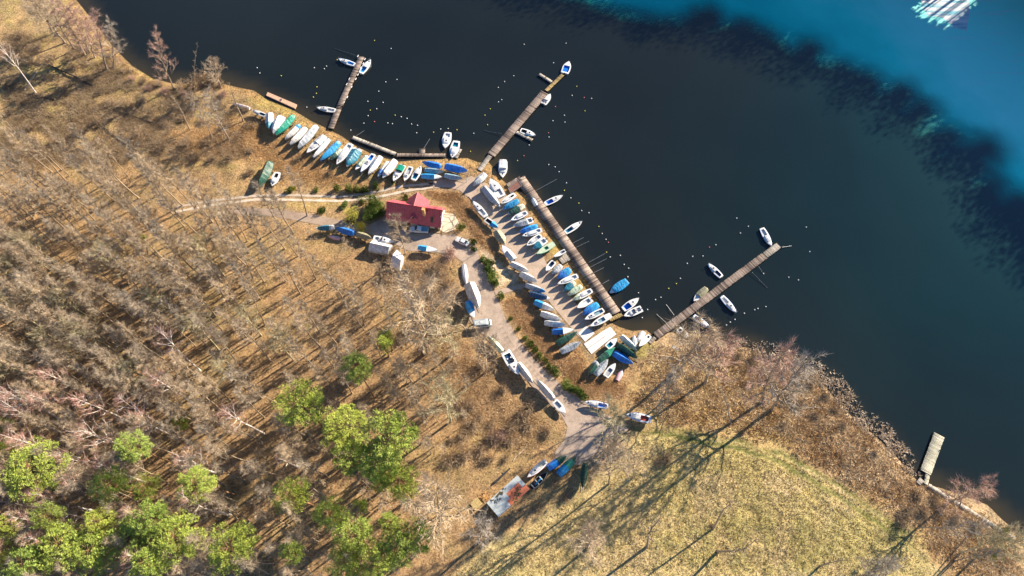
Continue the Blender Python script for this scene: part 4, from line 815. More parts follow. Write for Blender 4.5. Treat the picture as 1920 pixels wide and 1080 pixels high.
('t', (1053, 600.5), (1014, 587), 13, 'W', dict(**full_('W'), ridge=.75), 'white ridged covered boat, third from the bottom of the bank row', 0, GD),
('t', (1061, 609.5), (1020.5, 604.5), 12, 'W', dict(**full_('W'), ridge=.7), 'white ridged covered boat just above the half blue covered one', 0, GD),
('t', (1075.5, 618.5), (1035, 622), 13, 'W', dict(cover=[(0, .5, 'B')], ridge=.55), 'boat half covered in royal blue with bare white foredeck', 0, GD),
('t', (1083, 622.5), (1043, 645), 12, 'D', dict(**full_('D'), ridge=.6), 'boat under a dull dark green ridged tarpaulin by the ramp', 0, GD),
('t', (1089, 641.5), (1051.5, 659.5), 13, 'W', dict(**full_('G'), ridge=.45), 'grey white covered boat lying alone on the dry grass left of the ramp', 0, GE),
# around the ramp
('m', (1157, 634.5), (1138, 651.5), 12, 'W', dict(nocabin=1, screen=0, cock='T', cp=(.08, .5)), 'white boat with a teal cockpit touching the ramp edge', 0, GE),
('t', (1193.5, 656.5), (1164.5, 630.5), 12, 'T', dict(**full_('W'), ridge=.7), 'teal hulled boat under a white ridge cover right of the ramp', 0, GE),
('u', (1188.5, 628), (1191, 650), 10, 'W', dict(keel='W'), 'flat white upturned hull between the teal boat and the water', 0, GE),
('u', (1195.5, 640.5), (1207, 622), 10, 'W', dict(keel='W'), 'white upturned dinghy nearest the water, touching its neighbour', 0, GE),
('y', (1198.3, 649), (1218.5, 629.7), 9.5, 'W', dict(cock='K', cp=(.08, .22), cw=.4, nocabin=1), 'white dinghy with a dark well by the pier gangway', 0, GE),
('t', (1195.5, 673), (1159, 646.3), 12, 'D', dict(cover=[(0, .97, 'D')], ridge=.85), 'dark green boat under a tall green ridged cover right of the ramp', 0, GE),
('t', (1187, 682.5), (1150.3, 661.5), 15, 'B', dict(**full_('B'), ridge=.45), 'big royal blue covered boat right of the ramp', 0, GE),
('t', (1153, 651.5), (1120.5, 679), 12, 'E', dict(cover=[(0, .55, 'D'), (.55, .96, 'M')], ridge=.5), 'mottled green covered boat below the ramp', 0, GE),
('t', (1103, 702.5), (1120, 678.5), 13, 'D', dict(cover=[(0, .25, 'G'), (.25, .98, 'D')], ridge=.6), 'darkest green covered boat at the lower left of the ramp group', 0, GE),
('t', (1140, 674), (1116.5, 702.5), 13, 'W', dict(cover=[(0, .97, 'G')], ridge=.45), 'grey white covered boat between the green covers and the small dinghy', 0, GE),
('m', (1154, 681.5), (1135.5, 706), 12, 'W', dict(nocabin=1, screen=0, cock='G', cp=(.06, .58)), 'white dinghy with square grey cockpit beside the pink boat', 0, GE),
('u', (1168.3, 691.5), (1157.3, 712.5), 9, 'P', dict(keel='W'), 'pink upturned dinghy at the lower edge of the ramp group', 0, GE),
# afloat
('m', (1292.5, 634.5), (1272, 615.5), 12, 'W', dict(nocabin=1, cock='K', cp=(.08, .6), cw=.55), 'white open boat with dark well grounded in reeds under the right pier', 1, GM),
('y', (634.5, 110.7), (665.5, 121.5), 9.5, 'W', dict(cock='A', rail='A'), 'white sailboat moored left of the head of the far left pier', 1, GM),
('y', (695.3, 112), (676.8, 137.5), 11.5, 'W', dict(cock='A', cp=(.08, .45)), 'white sailboat with blue cockpit moored right of the far left pier', 1, GM),
('y', (594, 202), (629.5, 207.7), 10.5, 'W', dict(cock='W'), 'white sailboat moored near the shore end of the far left pier', 1, GM),
('y', (834.3, 278.5), (840.3, 248.5), 13.5, 'W', dict(cock='W', cab=(.35, .75, .7, .35)), 'white yacht moored off the end of the shore walkway, the outer of the two', 1, GM),
('y', (847.7, 296.5), (856.3, 264.5), 14, 'W', dict(cock='T', cp=(.1, .35)), 'white yacht with teal cockpit beside the short finger jetty', 1, GM),
('y', (1004, 254), (976, 243.7), 12.5, 'W', dict(cock='K', rail='T'), 'white sailboat moored along the right side arm of the long pier', 1, GM),
('m', (1066.7, 115.2), (1058.8, 137), 12, 'W', dict(cock='B', cp=(.1, .62), cw=.78, nocabin=1, screen=0), 'white motorboat with deep blue cockpit at the outer tip of the long pier', 1, GM),
('m', (1032, 176.2), (1018.7, 194.5), 11, 'W', dict(nocabin=1, cock='W'), 'small white motorboat with outboard against the right side of the long pier', 1, GM),
('m', (942.3, 333.5), (943.3, 302), 14, 'W', dict(canopy=('W', .02, .52, 1.1), cab=(.52, .74, .7, .35), screen=0), 'white motorboat with a square white canopy floating above the quay corner', 1, GM),
('y', (1055.3, 366.7), (1021.7, 382.8), 11, 'W', dict(cock='B', cp=(.1, .42), cw=.75), 'white sailboat with blue cockpit cover, nearest the top of the quay', 1, GM),
('y', (1091.5, 415.7), (1059.7, 436.3), 11.5, 'W', dict(cock='T', cp=(.06, .4), rails=1), 'white sailboat moored midway along the quay, teal cockpit', 1, GM),
('t', (1143, 549.7), (1176, 526.7), 15, 'G', dict(cover=[(0.02, .8, 'A')], ridge=.55), 'grey boat under a ribbed blue canvas moored at the quay', 1, GM),
('y', (1198, 559.3), (1168.3, 580.3), 13, 'W', dict(cock='B', cp=(.1, .45), cw=.8), 'white boat with blue cockpit at the lower end of the quay', 1, GM),
('m', (1169.7, 592.8), (1203.3, 578.3), 13.5, 'W', dict(cock='G'), 'white motorboat with grey windscreen, lowest of the boats moored at the quay', 1, GM),
('y', (1327.7, 494.3), (1353, 519.3), 12, 'W', dict(cock='N', rail='B'), 'white sailboat floating off the left side of the right pier', 1, GM),
('y', (1446.3, 461.5), (1428.3, 428), 12, 'W', dict(cock='G', rail='B', hatch=0), 'white yacht moored at the pale outer end of the right pier', 1, GM),
('t', (1300.3, 565), (1325, 540.3), 12, 'B', dict(cover=[(0, .62, 'O')], ridge=.4), 'blue bowed boat with olive camouflage cover against the right pier', 1, GM),
('y', (1380.3, 586.3), (1353.3, 555.7), 12, 'W', dict(cock='W', cp=(.08, .45), rail='B'), 'white sailboat moored right of the right pier, the outer one', 1, GM),
('y', (1332, 615.3), (1300.7, 592.3), 11.5, 'W', dict(cock='S', rail='B'), 'white sailboat moored right of the right pier, the one nearer the bank', 1, GM),
('u', (997.5, 370.5), (1005.7, 386), 8, 'W', dict(keel='A'), 'small white dinghy lying upside down on the quay planks', 2, GM),
# access road and yard
('u', (874.3, 533.5), (869.7, 496.3), 10.5, 'W', dict(keel='G'), 'slim white upturned hull at the left edge of the access road', 0, GR),
('t', (898, 578.5), (880, 532.5), 20, 'W', dict(cover=[(0, .97, 'W')], ridge=1.7, full=.9), 'large boat under a tall white tent, half grey in shade, by the access road', 0, GR),
('t', (888.7, 596.5), (877, 565), 12.5, 'W', dict(cover=[(0, .6, 'A')], ridge=.5), 'white boat with blue cover squeezed in below the tall white tent', 0, GR),
('t', (915, 630), (942, 659.5), 11, 'D', dict(cover=[(0, .97, 'L')], ridge=.3), 'boat with faded green cover behind the open motor cruiser', 0, GR),
('m', (972.3, 704), (947.3, 659.5), 20, 'W', dict(cock='N', cp=(.12, .5), rail='N', cab=(.52, .85, .7, .4), depth=1.25), 'large white motor cruiser with open blue cockpit beside the slab road', 0, GR),
('t', (999, 718.5), (971, 681.3), 13.5, 'W', dict(**full_('W'), ridge=.8), 'white tent covered boat directly below the motor cruiser', 0, GR),
('t', (1004.7, 711.5), (1038, 748.5), 13, 'W', dict(**full_('W'), ridge=.95), 'tall white covered boat directly above the bare white dinghy by the slab road', 0, GR),
('m', (1060, 774.5), (1039.7, 751.5), 14, 'W', dict(nocabin=1, screen=0, cock='G', cp=(.1, .55)), 'bare white dinghy at the lower end of the slab road', 0, GR),
('y', (1096.5, 753.3), (1140.5, 762.3), 12, 'W', dict(cock='B', cp=(.06, .45), rail='B'), 'white and blue sailboat beside the road junction under the bare tree', 0, GR),
('y', (1174, 777.3), (1220.5, 787.2), 16.5, 'W', dict(cock='R', cp=(.1, .42), rail='B', rails=1), 'white yacht with red brown cockpit at the meadow edge', 0, GR),
('y', (988.3, 895.3), (1024, 864.7), 13.5, 'W', dict(cock='C', rail='R', cab=(.35, .82, .7, .35)), 'white yacht beside the orange and grey shed', 0, GF),
('r', (1026.5, 885.7), (994.7, 915.3), 12.5, 'Y', dict(inner='K', seat='C', inside='A'), 'old wooden open boat with a blue sheet inside next to the shed', 0, GF),
('t', (1063, 854.5), (1027, 878), 13.5, 'D', dict(cover=[(0, .5, 'B'), (.5, .97, 'D')], ridge=.6), 'boat with blue and green covers in the group of boats above the shed', 0, GF),
('t', (1081.5, 854.5), (1047, 890.5), 14.5, 'D', dict(cover=[(0, .42, 'A'), (.42, .74, 'M'), (.74, .98, 'D')], ridge=.7), 'boat with sky blue, mint and dark green covers above the shed', 0, GF),
('t', (1092.3, 916.5), (1097.7, 868.3), 12.5, 'D', dict(cover=[(0, .97, 'D')], ridge=.5, rail='W'), 'green covered boat standing alone at the right of the shed group', 0, GF),
('t', (591.5, 428.2), (626.5, 426), 11, 'W', dict(cover=[(0, .25, 'W'), (.25, .85, 'T')], ridge=.45), 'faded teal covered boat at the forest edge left of the house', 0, GF),
('t', (629.5, 428), (664, 437.5), 12.5, 'B', dict(cover=[(0, .98, 'B')], ridge=.6), 'blue tarpaulin covered boat among trunks left of the house', 0, GF),
('u', (615.5, 442.3), (637.5, 447), 7.5, 'P', dict(keel='W'), 'pale pink upturned dinghy among trunks left of the house', 0, GF),
('t', (696.7, 447), (668.7, 437.7), 11.5, 'O', dict(**full_('O'), ridge=.5), 'olive covered boat behind the yellow green shrub', 0, GF),
('m', (737.5, 453.2), (700.3, 446.5), 12, 'W', dict(cock='G', nocabin=0, cp=(.08, .4)), 'white motorboat beside the grey tent left of the yard', 0, GF),
('t', (820.5, 469.7), (783.7, 463.5), 11, 'W', dict(cover=[(0, .45, 'A')], ridge=.45), 'white boat with blue stern cover at the lower edge of the yard', 0, GF),
('t', (487, 350), (508, 306), 16, 'D', dict(cover=[(0, .97, 'D')], ridge=.9), 'boat under a torn dark green tarpaulin in the scrub at the left', 0, GF),
('y', (509.7, 348), (521.3, 323.7), 13, 'W', dict(cock='K', cp=(.1, .4), cw=.45), 'white yacht beside the torn green tarpaulin in the scrub', 0, GF),
]
for k_, bow, stern, beam, hull, opt, label, aflo, grp in BOATS:
    o = boat(k_, bow, stern, beam, hull, dict(opt), label, aflo == 1, None, grp)
    if aflo == 2: o.location.z = 0.84; p = (atw(*bow, 1.0) + atw(*stern, 1.0)) / 2; o.location.x, o.location.y = p.x, p.y
# two tents of tarpaulin at the edge of the yard
def tent(label, quad, eave, rid, mat, name='tarpaulin_tent'):
    Q = [at(*q, eave) for q in quad]; c = sum(Q, Vector()) / 4; z0 = gh(c.x, c.y); t = thing(name, label, 'tent', (c.x, c.y, z0)); q = [Vector((p.x - c.x, p.y - c.y)) for p in Q]
    m0 = (q[0] + q[3]) / 2; m1 = (q[1] + q[2]) / 2; V = [(*v, eave) for v in q] + [(*m0, rid), (*m1, rid)]
    mb = MB(); mb.add([V[k] for k in (0, 1, 5, 4)], [(0, 1, 2, 3)]); mb.build('tent_roof', mat, t); mb = MB(); mb.add([V[k] for k in (2, 3, 4, 5)], [(0, 1, 2, 3)]); mb.build('tent_roof', mat, t)
    mb = MB(); mb.add(V + [(*v, -.2) for v in q], [(0, 1, 7, 6), (2, 3, 9, 8), (1, 2, 8, 7), (3, 0, 6, 9), (0, 4, 3), (1, 2, 5)]); mb.build('tent_wall', mat, t); mb = MB(); mb.tube([V[4], V[5]], .06, 5); mb.build('ridge_pole', M_steel, t)
tent('grey white tarpaulin boat tent under the bare tree below the house', [(699, 451), (735.5, 459.5), (727, 476), (690.5, 469)], 1.4, 2.9, tarp('W'))
tent('small bright white tarpaulin tent at the forest corner of the yard', [(744.5, 468), (756.5, 480), (749.5, 506), (730.5, 499)], 1.5, 3.2, tarp('W'))

# ------------------------------------------------------------------ buoys and mooring booms
def buoy_mesh(mat):
    mb = MB(); rows = []
    for i in range(7):
        a = -math.pi / 2 + math.pi * i / 6; rows.append([(.2 * math.cos(a) * math.cos(2 * math.pi * k / 10), .2 * math.cos(a) * math.sin(2 * math.pi * k / 10), .2 * math.sin(a)) for k in range(11)])
    mb.grid(rows); mb.tube([(0, 0, .16), (0, 0, .28)], .035, 5); return mb.mesh('mooring_buoy', mat, True)
BM = {'w': buoy_mesh(plain('buoy_white', (.8, .8, .76), .4, .1)), 'y': buoy_mesh(plain('buoy_yellow', (.75, .62, .12), .4, .1)), 'r': buoy_mesh(plain('buoy_red', (.72, .2, .18), .4, .1))}
BUOYS = {'w': [(482, 127), (487, 137), (589, 127), (608, 129), (612, 124), (575, 201), (733, 91), (744, 149), (723, 153.5), (710, 171), (689.5, 190), (718, 192), (706, 204), (690, 217), (682, 231), (727, 230.5), (735.5, 232), (752, 219), (763, 222), (771.5, 232.6), (782.6, 235), (781, 249), (888, 250), (826, 242), (840, 241), (657.5, 244),
    (982.5, 83), (1037.5, 118), (963, 142), (934, 164), (940.5, 187), (934.5, 191), (1072.5, 179), (1109, 184.5), (1058, 216), (1059, 229), (1036.5, 226.5), (1029, 257), (992, 272), (1028.6, 308.6), (1040.6, 313), (1048, 322), (1062, 343), (946, 153), (1061, 81), (1070, 371), (1090.5, 395), (1104, 399), (1129, 438), (1136, 449), (1144, 482), (1163, 479), (1170, 496), (1178.5, 503), (1177, 519),
    (1381, 409), (1403, 424.5), (1388, 437), (1342, 459), (1298.5, 481), (1318, 480), (1288.5, 494), (1275.5, 522), (1431.5, 513), (1197, 549), (1229, 562), (1239, 557.5), (1214, 580.5), (1204, 595.5), (1415, 581), (1421, 578.5), (1436, 575), (1395.5, 587.5), (1378, 599), (1369, 604), (1362, 609.5), (1511.5, 426), (1518, 472), (1478.7, 520), (1497, 525)],
    'y': [(527, 142), (594, 163), (593, 175), (587.5, 182), (702, 76), (694, 206.6), (740.6, 216), (856.6, 243.5), (882, 284), (812.6, 248), (632, 112), (919, 204), (909, 216), (914, 234), (1081, 162), (1096.5, 208), (970, 301), (1058, 357), (1085, 381), (1122.5, 424.5), (1137, 473), (1268, 532), (1253.5, 541)],
    'r': [(702, 228), (1095, 183), (1028, 249), (982, 292), (1041, 200), (1140.5, 454.5), (1330, 463.5), (1349, 615)]}
BL = {'w': ('small white mooring buoy floating on the dark lake', 'white mooring buoys'), 'y': ('small yellow mooring buoy floating on the dark lake', 'yellow mooring buoys'), 'r': ('small red mooring buoy floating on the dark lake', 'red mooring buoys')}
for k_ in BUOYS:
    for x, y in BUOYS[k_]:
        o = link('mooring_buoy', BM[k_]); o.location = (*at_z(x, y, .1), .06); tag(o, BL[k_][0], 'buoy', BL[k_][1])
for (a, b) in [((668, 104), (628, 91)), ((1002, 359), (1044, 336)), ((1074, 456), (1094, 445.5)), ((1080, 464), (1105, 452)), ((1104, 492), (1135, 475)), ((1105, 502), (1137.5, 485)), ((1112, 512), (1132, 502)), ((1130, 532), (1142, 525)), ((1249, 605), (1231, 589)), ((1264, 591), (1249, 570.6)), ((1410, 510), (1439, 540)), ((1422, 499), (1432, 513.5)), ((1466, 463.5), (1484, 461)), ((794, 279), (806, 260)), ((668, 254.6), (683, 245)), ((941, 250.5), (907.5, 245))]:
    A, B_ = atw(*a, .55), atw(*b, .12); t = thing('mooring_boom', 'thin grey mooring boom reaching out from a pier over the water', 'boom', A, 0, 'mooring booms'); mb = MB(); mb.tube([(0, 0, 0), tuple(B_ - A)], .05, 5); mb.build('rod', M_steel, t)
# fenders on the far left pier
for (x, y) in [(684, 111), (681, 119), (676, 127), (671, 140), (667, 148), (659, 163), (651, 182), (645, 192), (655, 148), (650, 158), (671, 105)]:
    p = atw(x, y, .55); t = tag(link('pier_fender', None), 'white fender hung on the edge of the far left pier', 'fender', 'white fenders of the far left pier'); t.location = p; mb = MB(); mb.tube([(-.15, -.4, 0), (.15, .4, 0)], .16, 7); mb.build('tube', paint('W'), t)
# ------------------------------------------------------------------ trees
def bark(name, a, b, sc=1.5):
    m, N, L, P = material(name); f = noise(N, L, sc, 4, 0.7); oi = N.new('ShaderNodeObjectInfo')
    c = ramp(N, L, f, [(0.35, a), (0.65, b)]); c = mix_rgb(N, L, 'MULTIPLY', 1.0, c, ramp(N, L, oi.outputs['Random'], [(0, (.80, .80, .82)), (1, (1.2, 1.15, 1.08))]))
    L.new(c, P.inputs['Base Color']); P.inputs['Roughness'].default_value = .9; P.inputs['Specular IOR Level'].default_value = .15; return m
M_bark = bark('grey_brown_bark', (.25, .195, .14), (.46, .38, .28)); M_twig = bark('tan_twigs', (.38, .305, .215), (.56, .46, .335))
M_birch = bark('birch_bark', (.66, .60, .54), (.84, .79, .73)); M_birchtw = bark('reddish_birch_twigs', (.40, .22, .18), (.54, .33, .27))
M_oakb = bark('olive_bark', (.34, .31, .19), (.50, .46, .30)); M_oaktw = bark('olive_twigs', (.36, .325, .20), (.52, .47, .31))
M_aldtw = bark('pinkish_alder_twigs', (.38, .25, .20), (.52, .36, .30)); M_greytw = bark('silver_grey_twigs', (.36, .32, .27), (.52, .47, .40))
M_greybrowntw = bark('grey_brown_twigs', (.32, .275, .215), (.47, .405, .315))
M_pineb = bark('pine_bark', (.20, .12, .07), (.36, .22, .12))
def needles(name, a, b):
    m, N, L, P = material(name); f = noise(N, L, .8, 4, .75); f2 = noise(N, L, 5, 2, .6); oi = N.new('ShaderNodeObjectInfo')
    c = ramp(N, L, f, [(.32, a), (.68, b)]); c = mix_rgb(N, L, 'MULTIPLY', 1, c, ramp(N, L, f2, [(.3, .7), (.7, 1.3)])); c = mix_rgb(N, L, 'MULTIPLY', 1, c, ramp(N, L, oi.outputs['Random'], [(0, (.82, .9, .95)), (1, (1.15, 1.08, 1)) ]))
    L.new(c, P.inputs['Base Color']); P.inputs['Roughness'].default_value = .7; P.inputs['Specular IOR Level'].default_value = .2
    P.inputs['Subsurface Weight'].default_value = 0
    return m
M_pine = needles('pine_needles', (.16, .23, .035), (.46, .54, .11)); M_spruce = needles('spruce_needles', (.02, .045, .015), (.05, .085, .025)); M_shrub = needles('shrub_leaves', (.05, .085, .012), (.13, .18, .028)); M_yellow = needles('yellow_green_leaves', (.24, .23, .03), (.40, .36, .06))
def rnd_dir(rg): 
    a = rg.uniform(0, 2 * math.pi); z = rg.uniform(-1, 1); r = math.sqrt(1 - z * z); return Vector((r * math.cos(a), r * math.sin(a), z))
def bare_tree(seed, H, cs, spread, nb, up, ntw, tw, mt, mc, r0=.2, fork=False, tl=1.3):
    """unit-size bare tree standing at the origin: (trunk mesh, crown mesh)"""
    rg = random.Random(seed); tr = MB(); cr = MB(); bend = Vector((rg.uniform(-.04, .04), rg.uniform(-.04, .04), 0)) * H; n = 9; P = []; Rr = []
    for i in range(n + 1):
        f = i / n; P.append(Vector((0, 0, -.4 + f * (H + .4))) + bend * math.sin(f * 2.6) + Vector((rg.uniform(-.08, .08), rg.uniform(-.08, .08), 0)) * (f > 0)); Rr.append(r0 * (1.25 if i == 0 else 1) * (1 - .9 * f) + .015)
    tr.tube(P, Rr, 6, False)
    def on(f): k = min(n - 1, int(f * n)); u = f * n - k; return P[k] * (1 - u) + P[k + 1] * u, Rr[k] * (1 - u) + Rr[k + 1] * u
    for b in range(nb):
        f = cs + (1 - cs) * ((b + rg.random() * .8) / nb) * .97; p, r = on(f); a = b * 2.4 + rg.uniform(-.5, .5); g = (f - cs) / (1 - cs)
        ln = spread * (1.05 - .72 * g) * rg.uniform(.7, 1.2); el = up + .35 * g + rg.uniform(-.15, .15); d = Vector((math.cos(a) * math.cos(el), math.sin(a) * math.cos(el), math.sin(el))); Q = [p]; RR = [min(r * .6, .13) * (1.2 - .5 * g)]; ns = 4
        for k in range(ns): d = (d + rnd_dir(rg) * .20 + Vector((0, 0, .12))).normalized(); Q.append(Q[-1] + d * ln / ns); RR.append(RR[0] * (1 - .85 * (k + 1) / ns) + .008)
        tr.tube(Q, RR, 4, False)
        for s in range(6 if ln > 2 else 4):
            u = rg.uniform(.2, 1) * ns; k = min(ns - 1, int(u)); q = Q[k].lerp(Q[k + 1], u - k); dd = ((Q[k + 1] - Q[k]).normalized() + rnd_dir(rg) * .9 + Vector((0, 0, .25))).normalized(); l2 = ln * rg.uniform(.22, .45); e = q + dd * l2; tr.spike(q, e, max(tw * 1.5, .035))
            for w in range(ntw):
                v = q.lerp(e, rg.uniform(.15, 1)); d3 = (dd + rnd_dir(rg) * .95 + Vector((0, 0, .2))).normalized() * rg.uniform(.4, 1) * tl; cr.spike(v, v + d3, tw)
    return tr.mesh('trunk', mt, True), cr.mesh('crown', mc, False)
def pine(seed, H, cr_r, ch, n_cl, mat, yr=.75):
    rg = random.Random(seed); tr = MB(); cr = MB(); P = [Vector((rg.uniform(-.2, .2) * (i > 0), rg.uniform(-.2, .2) * (i > 0), -.4 + (H - .5) * i / 6)) for i in range(7)]; tr.tube(P, [.26, .24, .21, .18, .14, .10, .05], 7, False)
    V = []; F = []; lobes = [(rg.uniform(0, 6.28), rg.uniform(.3, 1), rg.uniform(-.7, .9)) for _ in range(n_cl)]
    for a, rr, zz in lobes:
        prof = math.sqrt(max(.08, 1 - abs(zz) ** 2.0)); rad = cr_r * rr * prof; c = Vector((math.cos(a) * rad, math.sin(a) * rad, H - ch * .5 + zz * ch * .5 + rg.uniform(-.3, .3)))
        base = Vector((0, 0, max(H * .5, c.z - rad * .35 - .4))); tr.tube([base, base.lerp(c, .6) + Vector((0, 0, .2)), c], [.07, .05, .02], 4, False); s = rg.uniform(.5, 1.05)
        for k in range(95):
            o = rnd_dir(rg); o.z = o.z * .6; q = c + o * s * rg.uniform(.5, 1.05); d = (o + rnd_dir(rg) * .7 + Vector((0, 0, .3))).normalized(); u = d.orthogonal().normalized(); w = rg.uniform(.03, .075); ln = rg.uniform(.18, .42); i = len(V); V += [q - u * w, q + u * w, q + d * ln + u * w * .35, q + d * ln - u * w * .35]; F.append((i, i + 1, i + 2, i + 3))
    cr.add(V, F); return tr.mesh('trunk', M_pineb, True), cr.mesh('crown', mat, False)
V_slim = [bare_tree(100 + i, 24, .46, 3.5, 19, .80, 16, .023, M_bark, M_twig, .21, tl=1.5) for i in range(6)]
V_greybrown = [bare_tree(170 + i, 24, .42, 4.0, 19, .75, 15, .023, M_bark, M_greybrowntw, .22, tl=1.5) for i in range(4)]
V_sap = [bare_tree(150 + i, 10, .25, 2.6, 12, .7, 9, .022, M_bark, M_twig, .08, tl=1.0) for i in range(3)]
V_birch = [bare_tree(200 + i, 24, .45, 5.6, 17, .70, 6, .024, M_birch, M_birchtw, .24, tl=1.7) for i in range(3)]
V_birchw = [bare_tree(230 + i, 24, .45, 6.2, 16, .66, 4, .026, M_birch, M_birchtw, .28, tl=1.7) for i in range(2)]
V_oak = [bare_tree(300 + i, 20, .35, 6.4, 22, .42, 12, .034, M_oakb, M_oaktw, .26, tl=1.5) for i in range(3)]
V_alder = [bare_tree(400 + i, 20, .22, 3.9, 26, .42, 12, .026, M_bark, M_aldtw, .2, tl=1.3) for i in range(3)]
V_grey = [bare_tree(430 + i, 18, .25, 3.7, 26, .45, 11, .022, M_bark, M_greytw, .18, tl=1.2) for i in range(2)]
V_fine = [bare_tree(450 + i, 17, .28, 5.0, 26, .5, 14, .024, M_bark, M_twig, .2, tl=1.3) for i in range(3)]
V_snag = [bare_tree(470 + i, 15, .3, 1.2, 10, .6, 2, .02, M_bark, M_twig, .16, tl=.6) for i in range(2)]
V_pine = [pine(500 + i, 25, 4.7, 8.0, 92, M_pine) for i in range(4)]
V_young = [pine(520 + i, 12, 2.0, 6.0, 30, M_pine) for i in range(2)]
rt = random.Random(11); tree_n = 0
def put_tree(name, var, x, y, H0, H, label, group, lean=None, wid=1.0):
    """a copy of one of the tree shapes: an Empty with its trunk and crown"""
    z = float(ground_z(x, y)); t = thing(name, label, 'tree', (x, y, z - .05), 0, group); k = H / H0; q = Euler((0, 0, rt.uniform(0, 6.28))).to_quaternion()
    if lean is not None: q = Vector((0, 0, 1)).rotation_difference(Vector((lean[0], lean[1], H)).normalized()) @ q
    else: q = Euler((rt.gauss(0, .035), rt.gauss(0, .035), 0)).to_quaternion() @ q
    t.rotation_mode = 'QUATERNION'; t.rotation_quaternion = q; t.scale = (k * wid, k * wid, k)
    link('trunk', var[0], t); link('crown', var[1], t); return t
def base_under(px, py, zc):           # ground spot under a crown centre seen at a pixel, zc metres up
    X, Y = at_z(px, py, zc + 3); return X, Y
def tree_bt(name, vs_, H0, base, top, label, group=None, wid=1.0):
    """tree traced by its foot and its top: height and lean follow"""
    b = at(*base); d = Vector(ray(*top)).normalized(); o = Vector((0, 0, CAM_H)); hx = Vector((d.x, d.y)); w = Vector((b.x, b.y)); s = hx.dot(w) / hx.dot(hx); P_ = o + d * s; H = max(4, P_.z - b.z)
    return put_tree(name, rt.choice(vs_), b.x, b.y, H0, H, label, group, (P_.x - b.x, P_.y - b.y), wid)
# pines by their crowns
PINES = [(75, 880, 44), (262, 840, 24), (377, 900, 28), (217, 917, 28), (270, 910, 22), (92, 975, 22), (185, 985, 22), (125, 1040, 36), (165, 1032, 34), (250, 1005, 32), (297, 972, 25), (335, 1015, 36), (420, 1037, 36), (567, 762, 38), (670, 695, 25), (640, 805, 38), (738, 812, 42), (652, 867, 28), (707, 870, 30), (747, 902, 30), (700, 903, 18), (540, 922, 28), (625, 962, 26), (655, 1007, 30), (772, 990, 28), (750, 1025, 28), (645, 1052, 28), (705, 1052, 30), (728, 980, 18), (542, 1030, 18), (15, 977, 18), (5, 835, 18), (60, 1055, 30), (20, 1040, 26), (300, 1065, 22)]
GP = 'green pines in the lower left forest'; pine_xy = []
PINE_LABELS = ['', 'small pine right of the pale birches, uppermost of the lower left pines', 'dark green pine standing apart right of the lower left pine group', 'pine between two pale birches in the lower left', 'pine touching the right side of the one between two birches', 'small pine below the big round crown near the left edge', 'small pine just above the widest bottom left crown', 'left half of the widest pine crown pair at the bottom left', 'right half of the widest pine crown pair at the bottom left', 'pine left of the bright bottom row, second row from the bottom', 'pine rising above the middle of the bottom left row', 'broad bright pine in the middle of the bottom left row', 'pine at the right end of the bottom left row', '', '', 'upper left crown of the big pine clump at bottom centre', 'upper right and largest crown of the big pine clump at bottom centre', 'left crown below the top of the big pine clump', 'middle crown of the big pine clump at bottom centre', 'right crown below the top of the big pine clump', 'small crown in the heart of the big pine clump', 'single pine left of the lower clump at bottom centre', 'left upper pine of the lower clump at bottom centre', 'middle pine of the lower clump at bottom centre', 'rightmost pine of the lower clump, nearest the shed', 'pine just below the rightmost one of the lower clump', 'bottom edge pine of the lower clump, left one', 'bottom edge pine of the lower clump, right one', 'small pine between the big clump and the lower clump', 'small dark pine left of the lower clump near the bottom edge', 'dark pine at the left edge below the big round crown', 'small pine at the left edge above the big round crown', 'pine in the bottom left corner, second from the corner', 'pine in the very bottom left corner', 'small pine at the bottom edge right of the bottom left row']
for i, (x, y, r) in enumerate(PINES):
    X, Y = base_under(x, y, 21.5); H = 26 * (0.9 + .2 * rt.random()); pine_xy.append((X, Y)); m_per = (CAM_H - 24) / FOC * 1.02
    lb = {13: 'lone round pine in the middle of the bare forest', 14: 'lone slender pine nearest the lake side of the forest', 0: 'big round pine crown near the left edge of the picture'}.get(i, PINE_LABELS[i])
    o = put_tree('pine_tree', rt.choice(V_pine), X, Y, 25, H, lb, GP, None, min(1.5, r * m_per / 3.9 / (H / 25)))
for i, (x, y) in enumerate([(340, 795), (725, 632), (718, 645), (8, 800), (680, 950)]):
    X, Y = base_under(x, y, 9); put_tree('pine_tree', V_young[i % 2], X, Y, 12, 12, 'small young pine standing below the bare crowns', 'young pines')
GBi = 'pale birches in the lower left forest'
BIRCH = [(320, 652), (100, 705), (312, 725), (32, 752), (82, 757), (32, 777), (270, 787), (450, 780), (37, 825), (195, 825), (145, 907), (207, 880), (262, 952), (15, 935), (95, 937), (120, 972), (100, 1010), (42, 1040), (275, 1045), (25, 880), (57, 982), (380, 945), (140, 865), (70, 830), (245, 765), (180, 760), (10, 1005), (350, 860)]
for i, (x, y) in enumerate(BIRCH):
    X, Y = base_under(x, y, 17.5); put_tree('birch_tree', V_birchw[i % 2] if i % 3 == 0 else V_birch[i % 3], X, Y, 24, rt.uniform(22, 26), 'pale barked birch with reddish twigs in the lower left forest', GBi)
X, Y = base_under(532, 857, 12); put_tree('birch_tree', V_birchw[0], X, Y, 24, 17, 'lone white birch leaning over a bare brown clearing', None)
GO = 'broad olive crowned trees in the left forest'
for i, (x, y) in enumerate([(162, 622), (15, 577), (15, 680), (412, 680), (205, 480), (60, 460), (120, 560), (300, 560), (20, 500), (250, 690), (370, 620), (90, 640), (455, 590), (380, 470), (520, 640)]):
    X, Y = base_under(x, y, 14); put_tree('oak_tree', V_oak[i % 3], X, Y, 20, rt.uniform(17, 21), 'broad bare tree with olive branches in the left forest', GO)
